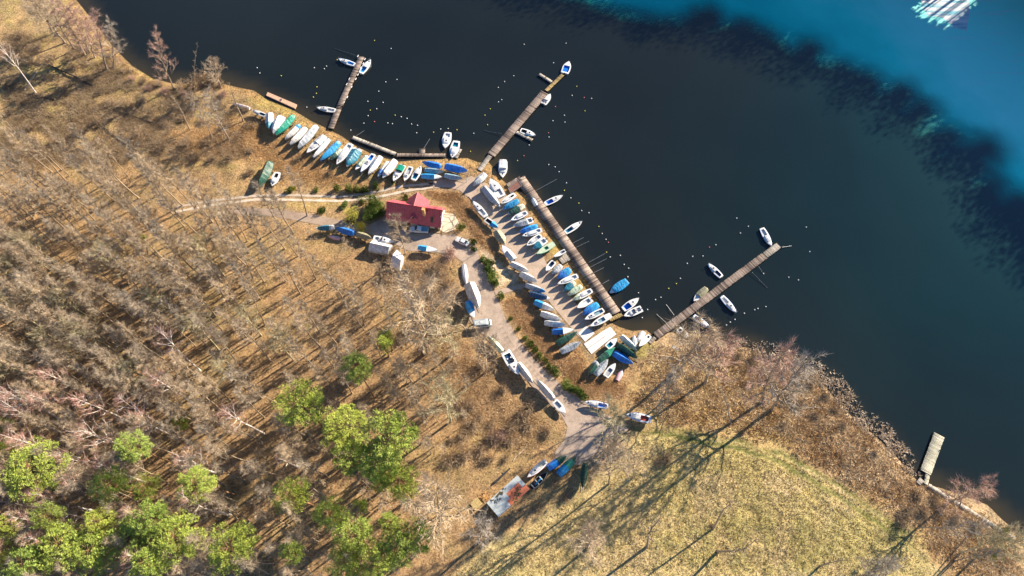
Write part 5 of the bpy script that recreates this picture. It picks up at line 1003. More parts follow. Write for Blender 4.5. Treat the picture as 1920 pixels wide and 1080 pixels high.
# traced single trees
for nm, vs_, H0, b, t_, lb, w in [
    ('bare_tree', V_fine, 17, (760, 476), (735, 405), 'bare tree with grey twigs in front of the red roofed house', .8), ('bare_tree', V_fine, 17, (797, 663), (770, 545), 'large fine twigged bare tree at the forest edge by the van', 1.1),
    ('bare_tree', V_oak, 20, (852, 662), (822, 590), 'gnarled pale branched tree left of the green covered boat', .8), ('bare_tree', V_fine, 17, (911, 698), (900, 630), 'small bare tree touching the green covered boat', .7),
    ('bare_tree', V_oak, 20, (845, 790), (825, 725), 'twisted pale branched tree alone in the brown clearing', .75), ('bare_tree', V_fine, 17, (772, 715), (745, 680), 'dark dense bare shrub tree in the middle of the forest floor', .9),
    ('bare_tree', V_fine, 17, (830, 975), (820, 915), 'bare tree left of the orange and grey shed', .9), ('bare_tree', V_grey, 18, (903, 1012), (908, 968), 'grey bare tree at the lower corner of the shed', .6),
    ('bare_tree', V_oak, 20, (1155, 843), (1142, 765), 'spreading bare tree over the road junction', .75), ('bare_tree', V_fine, 17, (1142, 907), (1150, 830), 'forked bare tree at the upper meadow edge', .55), ('bare_tree', V_fine, 17, (1187, 896), (1190, 850), 'smaller bare tree beside the forked one at the meadow edge', .6),
    ('bare_tree', V_snag, 15, (1337, 992), (1375, 944), 'thin dark leaning tree alone in the middle of the meadow', 1), ('bare_tree', V_snag, 15, (1213, 1026), (1244, 975), 'crooked thin tree in the lower meadow, left of the dark leaning one', 1), ('bare_tree', V_snag, 15, (1345, 1033), (1412, 1008), 'strongly leaning thin tree low in the meadow', 1),
    ('bare_tree', V_fine, 17, (1100, 1028), (1108, 1000), 'small pinkish bare tree in the lower left of the meadow', 1.0),
    ('alder_tree', V_fine, 17, (1273, 694), (1330, 612), 'brown alder leaning over the white boat below the right pier', 1.15), ('alder_tree', V_alder, 20, (1322, 718), (1368, 640), 'pinkish alder at the waterline right of the brown leaning alder', 1.35), ('alder_tree', V_alder, 20, (1428, 755), (1485, 655), 'tall pink crowned alder on the reed bank', 1.25), ('alder_tree', V_grey, 18, (1447, 768), (1525, 670), 'pale crowned alder beside the tall pink one on the reed bank', 1.15),
    ('bare_tree', V_snag, 15, (1371, 796), (1338, 700), 'long pale trunk curving up over the meadow edge', 1), ('bare_tree', V_grey, 18, (1230, 765), (1262, 690), 'grey bare tree above the white yacht at the meadow edge', .7),
    ('alder_tree', V_alder, 20, (1768, 950), (1865, 905), 'pinkish alder leaning far out over the water at the lower right', 1.25), ('bare_tree', V_grey, 18, (1718, 990), (1850, 985), 'thin bare tree leaning right at the lower right bank', .6), ('bare_tree', V_oak, 20, (1800, 1036), (1885, 998), 'thick forked tree in the lower right corner, the left one', .9), ('bare_tree', V_oak, 20, (1826, 1048), (1925, 1010), 'thick forked tree in the lower right corner, the right one', 1),
    ('bare_tree', V_snag, 15, (1537, 1062), (1600, 1049), 'thin leaning tree at the bottom edge of the meadow', 1), ('bare_tree', V_grey, 18, (1612, 1082), (1690, 1050), 'bare tree with pale twigs at the bottom edge right of the meadow', 1),
    ('alder_tree', V_alder, 20, (160, 103), (105, 0), 'bare alder on the far left shore, leaning left', 1.5), ('alder_tree', V_alder, 20, (168, 98), (125, 8), 'second bare alder on the far left shore', 1.5), ('alder_tree', V_fine, 17, (122, 80), (60, -10), 'bare tree left of the shore alders at the top', 1.3), ('alder_tree', V_alder, 20, (200, 130), (172, 18), 'red brown alder at the water edge, far left', 1.5), ('alder_tree', V_grey, 18, (213, 127), (203, 28), 'silver grey bare tree at the water edge, far left', 1.35),
    ('alder_tree', V_alder, 20, (327, 167), (293, 58), 'pink crowned alder standing alone against the lake, far left', 1.0), ('bare_tree', V_snag, 15, (363, 158), (374, 66), 'thin pale spire of a dead tree against the lake', 1), ('bare_tree', V_grey, 18, (398, 258), (350, 175), 'white stemmed slender tree behind the shore scrub', .8), ('bare_tree', V_snag, 15, (356, 244), (320, 180), 'dark slim tree left of the white stemmed one', 1.1), ('bare_tree', V_grey, 18, (430, 262), (392, 165), 'slim forked tree right of the white stemmed one', 1.0), ('bare_tree', V_snag, 15, (456, 227), (430, 155), 'dark slim trunk crossing the pink and white dinghy', 1.3),
    ('alder_tree', V_fine, 17, (140, 92), (95, 5), 'third bare tree of the far left shore grove', 1.2), ('alder_tree', V_alder, 20, (178, 108), (150, 15), 'fourth bare tree of the far left shore grove, reddish', 1.3), ('alder_tree', V_fine, 17, (100, 62), (50, -30), 'bare tree at the upper left edge of the shore grove', 1.2), ('alder_tree', V_fine, 17, (415, 165), (395, 110), 'grey twiggy low tree right of the dead spire', 1.3),
    ('birch_tree', V_birchw, 24, (67, 174), (-15, 70), 'white birch leaning left above the fallen logs', .8), ('bare_tree', V_fine, 17, (20, 32), (-10, -10), 'bare tree in the upper left corner', .8)]:
    tree_bt(nm, vs_, H0, b, t_, lb, None, w)
# slender trees of the bare forest, kept apart from one another
FOREST = [(-160, 300), (60, 290), (180, 330), (330, 370), (420, 405), (520, 420), (600, 450), (680, 470), (725, 520), (800, 585), (850, 650), (862, 700), (840, 720), (820, 800), (860, 850), (850, 960), (800, 1020), (770, 1100), (400, 1180), (-200, 1180)]
pts = []; others = list(pine_xy); tries = 0
dens = lambda x, y: 1.0 if x + .9 * y < 980 else (.55 if x < 480 else .30)
while len(pts) < 298 and tries < 40000:
    tries += 1; x, y = rt.uniform(-170, 860), rt.uniform(300, 1130)
    if not in_poly(np.array([x]), np.array([y]), FOREST)[0] or rt.random() > dens(x, y): continue
    if rt.random() < .75 and in_poly(np.array([x]), np.array([y]), [(585, 430), (700, 440), (765, 500), (745, 570), (640, 545), (585, 480)])[0]: continue
    p = at(x, y)
    if any((p.x - q[0]) ** 2 + (p.y - q[1]) ** 2 < 10 for q in pts): continue
    pts.append((p.x, p.y, x, y))
sap = []; tries = 0
while len(sap) < 240 and tries < 20000:
    tries += 1; x, y = rt.uniform(-100, 900), rt.uniform(340, 1100)
    if not in_poly(np.array([x]), np.array([y]), FOREST)[0]: continue
    p = at(x, y)
    if any((p.x - q[0]) ** 2 + (p.y - q[1]) ** 2 < 7 for q in sap): continue
    sap.append((p.x, p.y))
for X, Y in sap: put_tree('sapling', rt.choice(V_sap), X, Y, 10, rt.uniform(6, 11), 'low bare sapling in the understorey of the left forest', 'saplings under the left forest', None, rt.uniform(.8, 1.4))
grey_twig_xy = []; tries = 0  # more bare trees of the same forest, slim with greyer twigs
while len(grey_twig_xy) < 200 and tries < 30000:
    tries += 1; x, y = rt.uniform(-170, 700), rt.uniform(310, 1100)
    if not in_poly(np.array([x]), np.array([y]), FOREST)[0] or rt.random() > dens(x, y) or (x > 570 and y < 560): continue
    p = at(x, y)
    if any((p.x - q[0]) ** 2 + (p.y - q[1]) ** 2 < 6 for q in pts) or any((p.x - q[0]) ** 2 + (p.y - q[1]) ** 2 < 20 for q in grey_twig_xy): continue
    grey_twig_xy.append((p.x, p.y))
for X, Y in grey_twig_xy: put_tree('grey_twig_tree', rt.choice(V_greybrown), X, Y, 24, rt.uniform(18, 25), 'bare tree with grey brown twigs among the slender trees of the left forest', 'grey brown twigged trees of the left forest', None, rt.uniform(.8, 1.1))
tk_ = []; tries = 0
while len(tk_) < 34 and tries < 3000:
    tries += 1; x, y = rt.uniform(640, 880), rt.uniform(510, 800)
    if not in_poly(np.array([x]), np.array([y]), [(690, 520), (740, 520), (850, 610), (862, 700), (900, 790), (850, 800), (760, 770), (650, 640)])[0]: continue
    p = at(x, y)
    if any((p.x - q[0]) ** 2 + (p.y - q[1]) ** 2 < 18 for q in tk_): continue
    tk_.append((p.x, p.y))
for X, Y in tk_: put_tree('thicket_tree', rt.choice(V_fine + V_slim[:2]), X, Y, 17, rt.uniform(8, 14), 'fine twigged pale bare tree between the forest and the access road', 'fine twigged trees between forest and road', None, rt.uniform(.7, 1.0))
GS = 'slender bare trees of the left forest'
for (X, Y, x, y) in pts: put_tree('bare_tree', rt.choice(V_slim), X, Y, 24, rt.uniform(19, 26) * (.85 if x > 600 else 1), 'slender bare brown tree in the dense left forest', GS, None, rt.uniform(.8, 1.15))
for (x, y) in [(60, 340), (105, 370), (150, 300), (30, 300), (200, 345), (130, 330), (240, 330), (10, 240), (40, 260)]:
    p = at(x, y); put_tree('bare_tree', rt.choice(V_slim), p.x, p.y, 24, rt.uniform(17, 22), 'slender bare brown tree on the open ground at the left edge', 'slender trees at the left edge', None, .8)
# far wood beyond the top right, which shades the ice
rs = np.random.RandomState(4); V = []; F = []; off = 0
SPR_V = []; SPR_F = []; rg = random.Random(9)
mb = MB(); mb.tube([(0, 0, -.5), (0, 0, 25)], [.12, .03], 6, False)
for k in range(230):
    f = (k + .5) / 230; z = 2.5 + 22.3 * f; r = 3.6 * (1 - f) ** .8 + .25; a = k * 2.4; 
    for s in range(4):
        a2 = a + rg.uniform(-.35, .35); rr = r * rg.uniform(.55, 1.05); c0 = Vector((math.cos(a2) * rr * .2, math.sin(a2) * rr * .2, z)); c1 = Vector((math.cos(a2) * rr, math.sin(a2) * rr, z - .25 * rr + rg.uniform(-.1, .3))); w = Vector((-math.sin(a2), math.cos(a2), 0)) * (.14 + .16 * r); i = len(mb.v)
        mb.v += [tuple(c0), tuple(c0.lerp(c1, .5) - w), tuple(c1), tuple(c0.lerp(c1, .5) + w)]; mb.f.append((i, i + 1, i + 2, i + 3))
sv = np.array(mb.v); polys = mb.f; hi_ = [f for f in polys if f[0] < 12 or min(sv[i][2] for i in f) > 15.5]; tri_hi = np.array([t_ for f in hi_ for t_ in ([f[:3], (f[0], f[2], f[3])] if len(f) == 4 else [f])]); gap = np.array(at_z(1772, 10))
mb = MB(); mb.tube([(0, 0, -.5), (0, 0, 23)], [.12, .03], 6, False); rg = random.Random(21); nt_ = len(mb.v)
for k in range(1500):      # round, loose crown of a leafless or pine tree
    z = min(25, max(5, rg.gauss(17.5, 3.6))); rr = 2.3 * math.sqrt(max(.1, 1 - ((z - 16) / 10) ** 2)); q = Vector((rg.gauss(0, rr), rg.gauss(0, rr), z)); d = rnd_dir(rg) * rg.uniform(.3, .6); u = d.orthogonal().normalized() * rg.uniform(.08, .2); i = len(mb.v); mb.v += [tuple(q - u), tuple(q + u), tuple(q + d)]; mb.f.append((i, i + 1, i + 2))
rv = np.array(mb.v); tri_rh = np.array([f[:3] for f in mb.f if f[0] < nt_ or rv[f[0]][2] > 15.0]); tri_r = np.array([t_ for f in mb.f for t_ in ([f[:3], (f[0], f[2], f[3])] if len(f) == 4 else [f])]); tri = np.array([t_ for f in polys for t_ in ([f[:3], (f[0], f[2], f[3])] if len(f) == 4 else [f])])
edge = [tuple(p) for p in ICE_EDGE]; sun2 = np.array((SUN_DIR.x, SUN_DIR.y)); AV = []; AF = []; n0 = 0; rg = random.Random(12)
E = densify([Vector((*p, 0)) for p in edge], 2.6)
for row in range(4):
    for e in E:
        reach = 25 / math.tan(SUN_EL); base_ = np.array((e.x, e.y)) + sun2 * (78.5 + row * 5.5 + rg.uniform(-2, 2)) + np.array((rg.uniform(-1.2, 1.2), rg.uniform(-1.2, 1.2)))
        s = rg.uniform(1.4, 1.82) if row < 2 else rg.uniform(1.6, 1.75)
        px_, py_ = to_px(base_[0], base_[1], 0.0); sdv = float(lake_sd(np.array([base_[0]]), np.array([base_[1]]))[0])
        if sdv < .5 or (rg.random() < .08): continue
        a = rg.uniform(0, 6.28); cs, sn = math.cos(a), math.sin(a); rnd_ = row < 2; v = (rv if rnd_ else sv) * np.array((s * 1.25, s * 1.25, s)); v = np.stack([v[:, 0] * cs - v[:, 1] * sn + base_[0], v[:, 0] * sn + v[:, 1] * cs + base_[1], v[:, 2] + .4], 1); AV.append(v); lat = abs((base_[0] - gap[0]) * sun2[1] - (base_[1] - gap[1]) * sun2[0]); AF.append((tri_r if rnd_ else (tri_hi if lat < 10 else tri)) + n0) if not (rnd_ and lat < 10) else AF.append(tri_rh + n0); n0 += len(v)
if AV:
    o = link('far_shore_wood', np_mesh('far_shore_wood', np.concatenate(AV), np.concatenate(AF), M_spruce)); tag(o, 'dark spruce wood on the far shore beyond the ice', 'wood', None, 'stuff')
print('far wood trees', len(AV), 'forest', len(pts))

# ------------------------------------------------------------------ shrubs, reeds, grass
def bush_mesh(seed, r, h, n, mat, tw=.03):
    rg = random.Random(seed); mb = MB()
    for k in range(n // 6):
        a = rg.uniform(0, 6.28); el = rg.uniform(.35, 1.4); ln = rg.uniform(.6, 1.05); d = Vector((math.cos(a) * math.cos(el) * r, math.sin(a) * math.cos(el) * r, math.sin(el) * h)) * ln; p0 = Vector((rg.uniform(-.3, .3) * r, rg.uniform(-.3, .3) * r, -.1)); e = p0 + d; mb.spike(p0, e, tw)
        for s in range(5): q = p0.lerp(e, rg.uniform(.3, 1)); mb.spike(q, q + (d.normalized() + rnd_dir(rg) * .9).normalized() * rg.uniform(.3, .8), tw * .7)
    return mb.mesh('twigs', mat, False)
def leaf_mesh(seed, r, h, n, mat):
    rg = random.Random(seed); mb = MB(); lob = [(rg.uniform(-.5, .5) * r, rg.uniform(-.5, .5) * r, rg.uniform(.3, .75) * h, rg.uniform(.4, .65)) for _ in range(9)]
    for k in range(n):
        x, y, z, s = rg.choice(lob); o = rnd_dir(rg); q = Vector((x, y, z)) + Vector((o.x * r, o.y * r, o.z * h * .8)) * s * rg.uniform(.75, 1.05); q.z = max(.05, q.z); d = (o + rnd_dir(rg) * .8).normalized(); u = d.orthogonal().normalized() * rg.uniform(.06, .13); i = len(mb.v); ln = d * rg.uniform(.14, .3); mb.v += [tuple(q - u), tuple(q + u), tuple(q + ln)]; mb.f.append((i, i + 1, i + 2))
    return mb.mesh('foliage', mat, False)
def put_bush(name, me, x, y, sc, label, group, cat='shrub'):
    p = at(x, y); t = thing(name, label, cat, (p.x, p.y, float(ground_z(p.x, p.y)) - .03), rt.uniform(0, 6.28), group); t.scale = (sc * rt.uniform(.75, 1.35), sc * rt.uniform(.75, 1.35), sc * rt.uniform(.8, 1.15)); o = link('foliage' if 'foliage' in me.name else 'twigs', me, t); return t
LM = [leaf_mesh(700 + i, 1.25, 1.9, 900, M_shrub) for i in range(3)]; YM = leaf_mesh(720, 2.6, 4.2, 2600, M_yellow); DM = leaf_mesh(721, 2.4, 3.6, 2200, M_shrub)
M_bram = bark('russet_brambles', (.38, .22, .11), (.54, .35, .19)); M_brushb = bark('brown_brush', (.28, .21, .14), (.44, .34, .23))
BR = [bush_mesh(740 + i, 1.7, 1.7, 560, M_brushb) for i in range(3)]; PK = bush_mesh(745, 2.2, 2.4, 900, M_aldtw, .028)
for i, (x, y, s) in enumerate([(905, 488, .9), (913, 493, 1.0), (922, 492, .7), (914, 508, 1.1), (921, 516, 1.2), (926, 524, 1.15), (929, 533, 1.1), (940, 556, .8), (886, 456, .9), (889, 468, .8)]): put_bush('green_shrub', LM[i % 3], x, y, s, 'round green shrub in the row beside the sandy slope', 'green shrubs beside the sandy slope')
for i, (x, y, s) in enumerate([(957, 598, .5), (972, 618, .6), (993, 645, 1.0), (1003, 656, .8), (1012, 668, .7), (1022, 676, .7), (1030, 688, .8), (1040, 697, 1.0), (1062, 722, 1.0), (1072, 732, .9), (1085, 735, 1.1), (1093, 745, 1.0), (985, 635, .6)]): put_bush('green_shrub', LM[i % 3], x, y, s, 'green shrub of the ragged hedge along the slab road', 'hedge along the slab road')
for i, (x, y, s) in enumerate([(657, 357, 1.1), (669, 357, 1.0), (679, 357, .9), (688, 357, 1.1), (706, 352, 1.1), (634, 356, 1.0), (594, 357, .8), (545, 358, 1.0), (678, 378, 1.1), (604, 396, 1.1), (647, 386, .9), (760, 372, 1.0), (738, 343, .7)]): put_bush('green_shrub', LM[i % 3], x, y, s, 'small green conifer bush beside the twin wheel tracks', 'green bushes along the wheel tracks')
for i, (x, y, s) in enumerate([(700, 393, 1.25), (712, 390, 1.1), (704, 405, 1.2), (692, 408, 1.0), (716, 400, 1.0)]): put_bush('evergreen_bush', DM, x, y, s, 'dense evergreen bush against the left gable of the house', 'evergreens at the left gable')
put_bush('evergreen_bush', DM, 864, 428, .7, 'green bush at the terrace corner of the house', None); put_bush('yellow_shrub', YM, 664, 412, 1.15, 'large yellow green shrub left of the house, the upper one', None); put_bush('yellow_shrub', YM, 680, 430, 1.0, 'large yellow green shrub left of the house, the lower one', None)
put_bush('bare_bush', PK, 845, 478, 1.5, 'pinkish bare bush at the lower side of the yard', None)
for q_, (x, y) in enumerate([(310, 172), (345, 178), (280, 168), (250, 150), (420, 178)]): put_bush('red_twig_bush', PK, x, y, .9, 'reddish twigged bush at the waterline of the upper left shore', 'reddish bushes at the upper left waterline')
put_bush('bare_bush', PK, 935, 820, 1.3, 'pinkish bare bush in the brown clearing above the shed', None)
for i, (x, y, s) in enumerate([(380, 152, 2.6), (365, 162, 2.2), (398, 156, 2.4), (415, 160, 1.2), (300, 160, 1.3), (340, 165, 1.4), (210, 195, 1.4), (230, 198, 1.4), (250, 200, 1.2), (140, 128, 1.3), (120, 175, 1.2), (40, 70, 1.4), (75, 90, 1.3), (460, 205, 1.2), (390, 270, 1.6), (470, 285, 1.4), (305, 280, 1.3), (220, 285, 1.4), (255, 290, 1.2), (620, 325, 1.0), (560, 300, 1.0), (530, 330, 1.1), (20, 110, 1.5), (55, 120, 1.4), (90, 145, 1.3), (35, 190, 1.4), (160, 150, 1.2), (190, 175, 1.2), (270, 190, 1.5), (285, 215, 1.4), (330, 205, 1.5), (310, 235, 1.3), (345, 225, 1.3), (180, 230, 1.1), (150, 250, 1.3), (60, 240, 1.4), (100, 270, 1.4), (380, 230, 1.2), (420, 240, 1.2), (260, 255, 1.4), (350, 270, 1.5), (430, 300, 1.4), (400, 300, 1.6), (370, 300, 1.4), (470, 325, 1.3), (445, 205, 1.2), (270, 155, 1.0), (235, 135, 1.0), (15, 215, 1.3), (210, 310, 1.4), (290, 310, 1.5)]): put_bush('bare_bush', BR[i % 3], x, y, s, 'tangled bare brown bush on the upper left shore', 'bare bushes on the upper left shore')
for i, (x, y, s) in enumerate([(1250, 860, 1.2), (1235, 868, 1.0), (1390, 812, .9), (1495, 760, 1.2), (1530, 780, 1.0), (1700, 960, 1.4), (1690, 980, 1.3), (1750, 935, 1.3), (1730, 960, 1.2), (1335, 985, .7), (1040, 905, .9), (1010, 950, .9), (1060, 935, .9), (1470, 800, 1.0), (1300, 710, 1.0), (1385, 668, 1.1), (1410, 678, 1.3), (1435, 695, 1.2), (1470, 700, 1.0), (1500, 710, 1.4), (1520, 725, 1.2), (1545, 745, 1.3), (1565, 770, 1.1), (1345, 650, 1.2), (1310, 645, 1.0), (1580, 800, .9), (1640, 850, .8), (1480, 745, 1.2), (1410, 720, 1.0), (1720, 930, 1.2), (1760, 955, 1.4), (1790, 975, 1.3), (1830, 985, 1.4)]): put_bush('bare_bush', BR[i % 3], x, y, s, 'tangled bare brown bush along the meadow and its bank', 'bare bushes along the meadow')
for i in range(60):
    x, y = [(760, 500, 45, 40), (830, 530, 40, 50), (800, 610, 50, 50), (900, 730, 60, 50), (990, 790, 40, 30), (930, 830, 40, 40), (870, 820, 40, 60)][i % 7][:2]; sx, sy = [(760, 500, 45, 40), (830, 530, 40, 50), (800, 610, 50, 50), (900, 730, 60, 50), (990, 790, 40, 30), (930, 830, 40, 40), (870, 820, 40, 60)][i % 7][2:]; x += rt.uniform(-sx, sx) * .9; y += rt.uniform(-sy, sy) * .9
    if in_poly(np.array([x]), np.array([y]), YARD)[0] or seg_dist(np.array([x]), np.array([y]), YARD)[0] < 12: continue
    put_bush('bare_bush', BR[i % 3], x, y, rt.uniform(.8, 1.6), 'bare brown bush between the forest edge and the access road', 'bare bushes at the forest edge')
# scattered undergrowth, reeds and grass: uncountable
def tufts(name, label, cat, X, Y, h, w, n_bl, spread, mat, seed, lean=.5):
    rs = np.random.RandomState(seed); k = len(X); Z = ground_z(X, Y) - .03; sc = rs.uniform(.6, 1.3, k)
    bx = np.repeat(X, n_bl) + rs.normal(0, spread, k * n_bl); by = np.repeat(Y, n_bl) + rs.normal(0, spread, k * n_bl); bz = np.repeat(Z, n_bl); a = rs.uniform(0, 6.28, k * n_bl); hh = h * np.repeat(sc, n_bl) * rs.uniform(.6, 1.2, k * n_bl); lx = rs.normal(0, lean, k * n_bl) * hh; ly = rs.normal(0, lean, k * n_bl) * hh; ww = w * rs.uniform(.6, 1.3, k * n_bl)
    V = np.zeros((k * n_bl, 3, 3)); V[:, 0] = np.stack([bx - np.cos(a) * ww, by - np.sin(a) * ww, bz], 1); V[:, 1] = np.stack([bx + np.cos(a) * ww, by + np.sin(a) * ww, bz], 1); V[:, 2] = np.stack([bx + lx, by + ly, bz + hh], 1)
    tone = np.repeat(rs.uniform(.75, 1.22, k * n_bl), 3)[:, None] * np.ones((1, 3)); o = link(name, np_mesh(name, V.reshape(-1, 3), np.arange(k * n_bl * 3).reshape(-1, 3), mat, False, tone)); tag(o, label, cat, None, 'stuff'); return o
def tuft_mat(name, c1, c2, sc=.2):
    m, N, L, P = material(name); a = N.new('ShaderNodeAttribute'); a.attribute_name = 'tint'; c = mix_rgb(N, L, 'MULTIPLY', 1, ramp(N, L, noise(N, L, sc, 3, .6), [(.35, c1), (.65, c2)]), a.outputs['Color']); L.new(c, P.inputs['Base Color']); P.inputs['Roughness'].default_value = .9; P.inputs['Specular IOR Level'].default_value = .1; return m
def sample(n, poly, seed, cond=None):
    rs = np.random.RandomState(seed); W_ = np.array([at_z(*p, 1.0) for p in poly]); lo, hi = W_.min(0), W_.max(0); X = rs.uniform(lo[0], hi[0], n * 6); Y = rs.uniform(lo[1], hi[1], n * 6); WP = [tuple(p) for p in W_]; k = in_poly(X, Y, WP); X, Y = X[k], Y[k]; k = rs.rand(len(X)) < sstep(-1, 5, seg_dist(X, Y, WP) + (fbm(X / 4, Y / 4, seed) - .5) * 6); X, Y = X[k], Y[k]; px_, py_ = to_px(X, Y, base_h(X, Y)); sd = lake_sd(X, Y); ok = sd > .3
    for poly_ in (APRON, YARD, FOOT_PX): ok &= ~in_poly(px_, py_, poly_)
    for ln_ in (TRACK_A, TRACK_B): ok &= seg_dist(px_, py_, ln_, False) > 3
    if cond is not None: ok &= cond(X, Y, sd)
    return X[ok][:n], Y[ok][:n]
FIELDV = [(830, 1090), (900, 1035), (985, 985), (1060, 935), (1130, 890), (1195, 812), (1330, 808), (1480, 835), (1600, 910), (1720, 985), (1800, 1095)]
def mow(x, y, s):
    rd_ = seg_dist(x, y, rutw, False); rd2 = seg_dist(x, y, [tuple(at(*p)[:2]) for p in [(1195, 800), (1290, 810), (1380, 826), (1465, 850), (1545, 893), (1615, 938), (1700, 1000)]], False); r_ = np.random.RandomState(77).rand(len(x)); strip = (np.sin((rd_ + (fbm(x / 5, y / 5, 3) - .5) * 1.2) * 2.6) < -.1) & (rd_ < 15) & (x > 75)
    return (rd_ > .8) & (rd2 > .8) & ~(strip & (r_ < .4))
X, Y = sample(26000, FIELDV, 1, mow); tufts('dry_grass', 'tussocky yellow green grass of the meadow', 'grass', X, Y, .24, .08, 4, .16, tuft_mat('meadow_grass', (.56, .455, .20), (.72, .585, .32)), 1)
X, Y = sample(17000, [(1215, 650), (1300, 615), (1440, 660), (1560, 700), (1760, 900), (1930, 1000), (1930, 1095), (1800, 1095), (1700, 985), (1480, 845), (1250, 805), (1170, 760)], 2, lambda x, y, s: s < 26); tufts('reeds', 'pale dry reeds and sedge along the right bank', 'reeds', X, Y, .55, .08, 5, .22, tuft_mat('dry_reed', (.42, .27, .13), (.84, .67, .44)), 2, .6)
X, Y = sample(9000, SCRUB3 , 3); tufts('scrub_undergrowth', 'russet dead bracken and scrub on the upper left bank', 'undergrowth', X, Y, .40, .045, 6, .28, tuft_mat('bracken', (.54, .34, .16), (.70, .48, .26)), 3, .7)
for q, (po, n) in enumerate(((SCRUB1, 5200), (SCRUB2, 8200))):
    X, Y = sample(n, po, 4 + q); tufts('bramble_thicket', ['russet bramble thicket on the bank above the yard', 'russet bramble thicket between the slab road and the boats'][q], 'thicket', X, Y, .5, .04, 6, .28, tuft_mat('bramble%d' % q, (.50, .32, .16), (.68, .47, .27)), 4 + q, .7)
X, Y = sample(15000, [(-150, 330), (330, 340), (600, 440), (700, 470), (860, 660), (1040, 800), (1030, 850), (900, 1000), (800, 1095), (-150, 1100)], 8); tufts('forest_undergrowth', 'thin brown undergrowth and fallen sticks of the forest floor', 'undergrowth', X, Y, .42, .04, 4, .35, tuft_mat('dead_leaves', (.36, .25, .14), (.58, .42, .25)), 8, 1.6)
X, Y = sample(9000, [(0, 60), (140, 60), (215, 95), (330, 165), (480, 172), (640, 255), (760, 306), (905, 305), (960, 350), (880, 345), (790, 340), (640, 362), (480, 360), (330, 330), (0, 320)], 9); tufts('rough_grass', 'rough dry grass on the upper left shore', 'grass', X, Y, .34, .05, 4, .2, tuft_mat('rough_grass', (.46, .35, .16), (.60, .48, .25)), 9)
X, Y = sample(9000, [(770, 482), (850, 485), (868, 560), (872, 630), (905, 670), (970, 735), (1045, 800), (1035, 850), (960, 870), (860, 800), (760, 620), (730, 520)], 18); tufts('clearing_scrub', 'tan brown dead scrub in the clearing beside the access road', 'undergrowth', X, Y, .42, .045, 5, .3, tuft_mat('clearing_scrub', (.42, .28, .15), (.62, .44, .26)), 18, .8)
X, Y = sample(12000, [(0, 60), (140, 60), (215, 100), (330, 165), (440, 180), (500, 230), (450, 300), (330, 320), (0, 320)], 19, lambda x, y, s: fbm(x / 6, y / 6, 91) > .48); tufts('shore_thicket', 'dark tangled brown thicket patches on the upper left shore', 'thicket', X, Y, 1.0, .035, 7, .35, tuft_mat('thicket', (.26, .19, .125), (.44, .34, .23)), 19, .7)
X, Y = sample(3600, [(440, 160), (480, 168), (620, 240), (760, 300), (905, 298), (935, 335), (1005, 390), (1100, 520), (1150, 600), (1130, 600), (1030, 460), (980, 385), (940, 350), (890, 325), (740, 322), (600, 262), (470, 195)], 10, lambda x, y, s: s < 5); tufts('washed_up_reeds', 'orange tan heaps of washed-up reed stems along the shore', 'reeds', X, Y, .5, .07, 6, .25, tuft_mat('reed_litter', (.44, .27, .12), (.60, .42, .22), .5), 10, 1.2)
X, Y = sample(2600, [(1060, 430), (1000, 395), (1030, 470), (1060, 520), (1100, 560), (1110, 620), (1215, 640), (1210, 680), (1150, 690), (1090, 660), (1040, 540), (990, 430)], 14); tufts('verge_grass', 'short green grass between the parked boats', 'grass', X, Y, .18, .05, 4, .15, tuft_mat('verge', (.22, .23, .06), (.36, .31, .11)), 14)
# reed clumps standing in the water off the right bank
rs = np.random.RandomState(20); W_ = [at_z(*p) for p in [(1372, 650), (1395, 630), (1440, 640), (1510, 668), (1575, 700), (1620, 765), (1665, 795), (1710, 850), (1730, 895), (1690, 885), (1610, 812), (1540, 735), (1440, 690)]]; A_ = np.array(W_)
X = rs.uniform(A_[:, 0].min(), A_[:, 0].max(), 40000); Y = rs.uniform(A_[:, 1].min(), A_[:, 1].max(), 40000); sd = lake_sd(X, Y); k = in_poly(X, Y, W_) & (sd < .5) & (sd > -12) & (rs.rand(len(X)) < np.exp(sd / 4.5) * (.25 + .75 * (fbm(X / 3, Y / 3, 66) > .5))); X, Y = X[k][:1900], Y[k][:1900]
o = tufts('water_reeds', 'pale reed clumps standing in the shallow water off the right bank', 'reeds', X, Y, .7, .13, 3, .08, tuft_mat('reed_tips', (.70, .56, .40), (.88, .76, .60)), 20); 
me = o.data; co = np.empty(len(me.vertices) * 3, np.float32); me.vertices.foreach_get('co', co); co = co.reshape(-1, 3); co[:, 2] = np.where(np.arange(len(co)) % 3 == 2, .45 + (co[:, 2] % .5) * .6, -.05); me.vertices.foreach_set('co', co.ravel()); me.update()
# fallen logs, planks and odd piles
def log(a, b, r, label, mat, name='fallen_log', cat='log'):
    A, B_ = at(*a), at(*b); t = thing(name, label, cat, (A.x, A.y, float(ground_z(A.x, A.y)) + r * .7)); rg = random.Random(int(a[0])); n = 5; zb = float(ground_z(B_.x, B_.y)) - float(ground_z(A.x, A.y)); P = [Vector(((B_.x - A.x) * i / n, (B_.y - A.y) * i / n, zb * i / n + rg.uniform(0, .12))) + Vector((rg.uniform(-.12, .12), rg.uniform(-.12, .12), 0)) for i in range(n + 1)]
    mb = MB(); mb.tube(P, [r * (1 - .45 * i / n) for i in range(n + 1)], 7); mb.build('stem', mat, t)
    for k in range(3): q = P[2 + k]; mb = MB(); d = Vector((rg.uniform(-1, 1), rg.uniform(-1, 1), rg.uniform(.2, .8))).normalized() * rg.uniform(.5, 1.3); mb.spike(q, q + d, r * .3); mb.build('broken_branch', mat, t)
M_log = bark('wet_dark_bark', (.05, .042, .035), (.13, .11, .085))
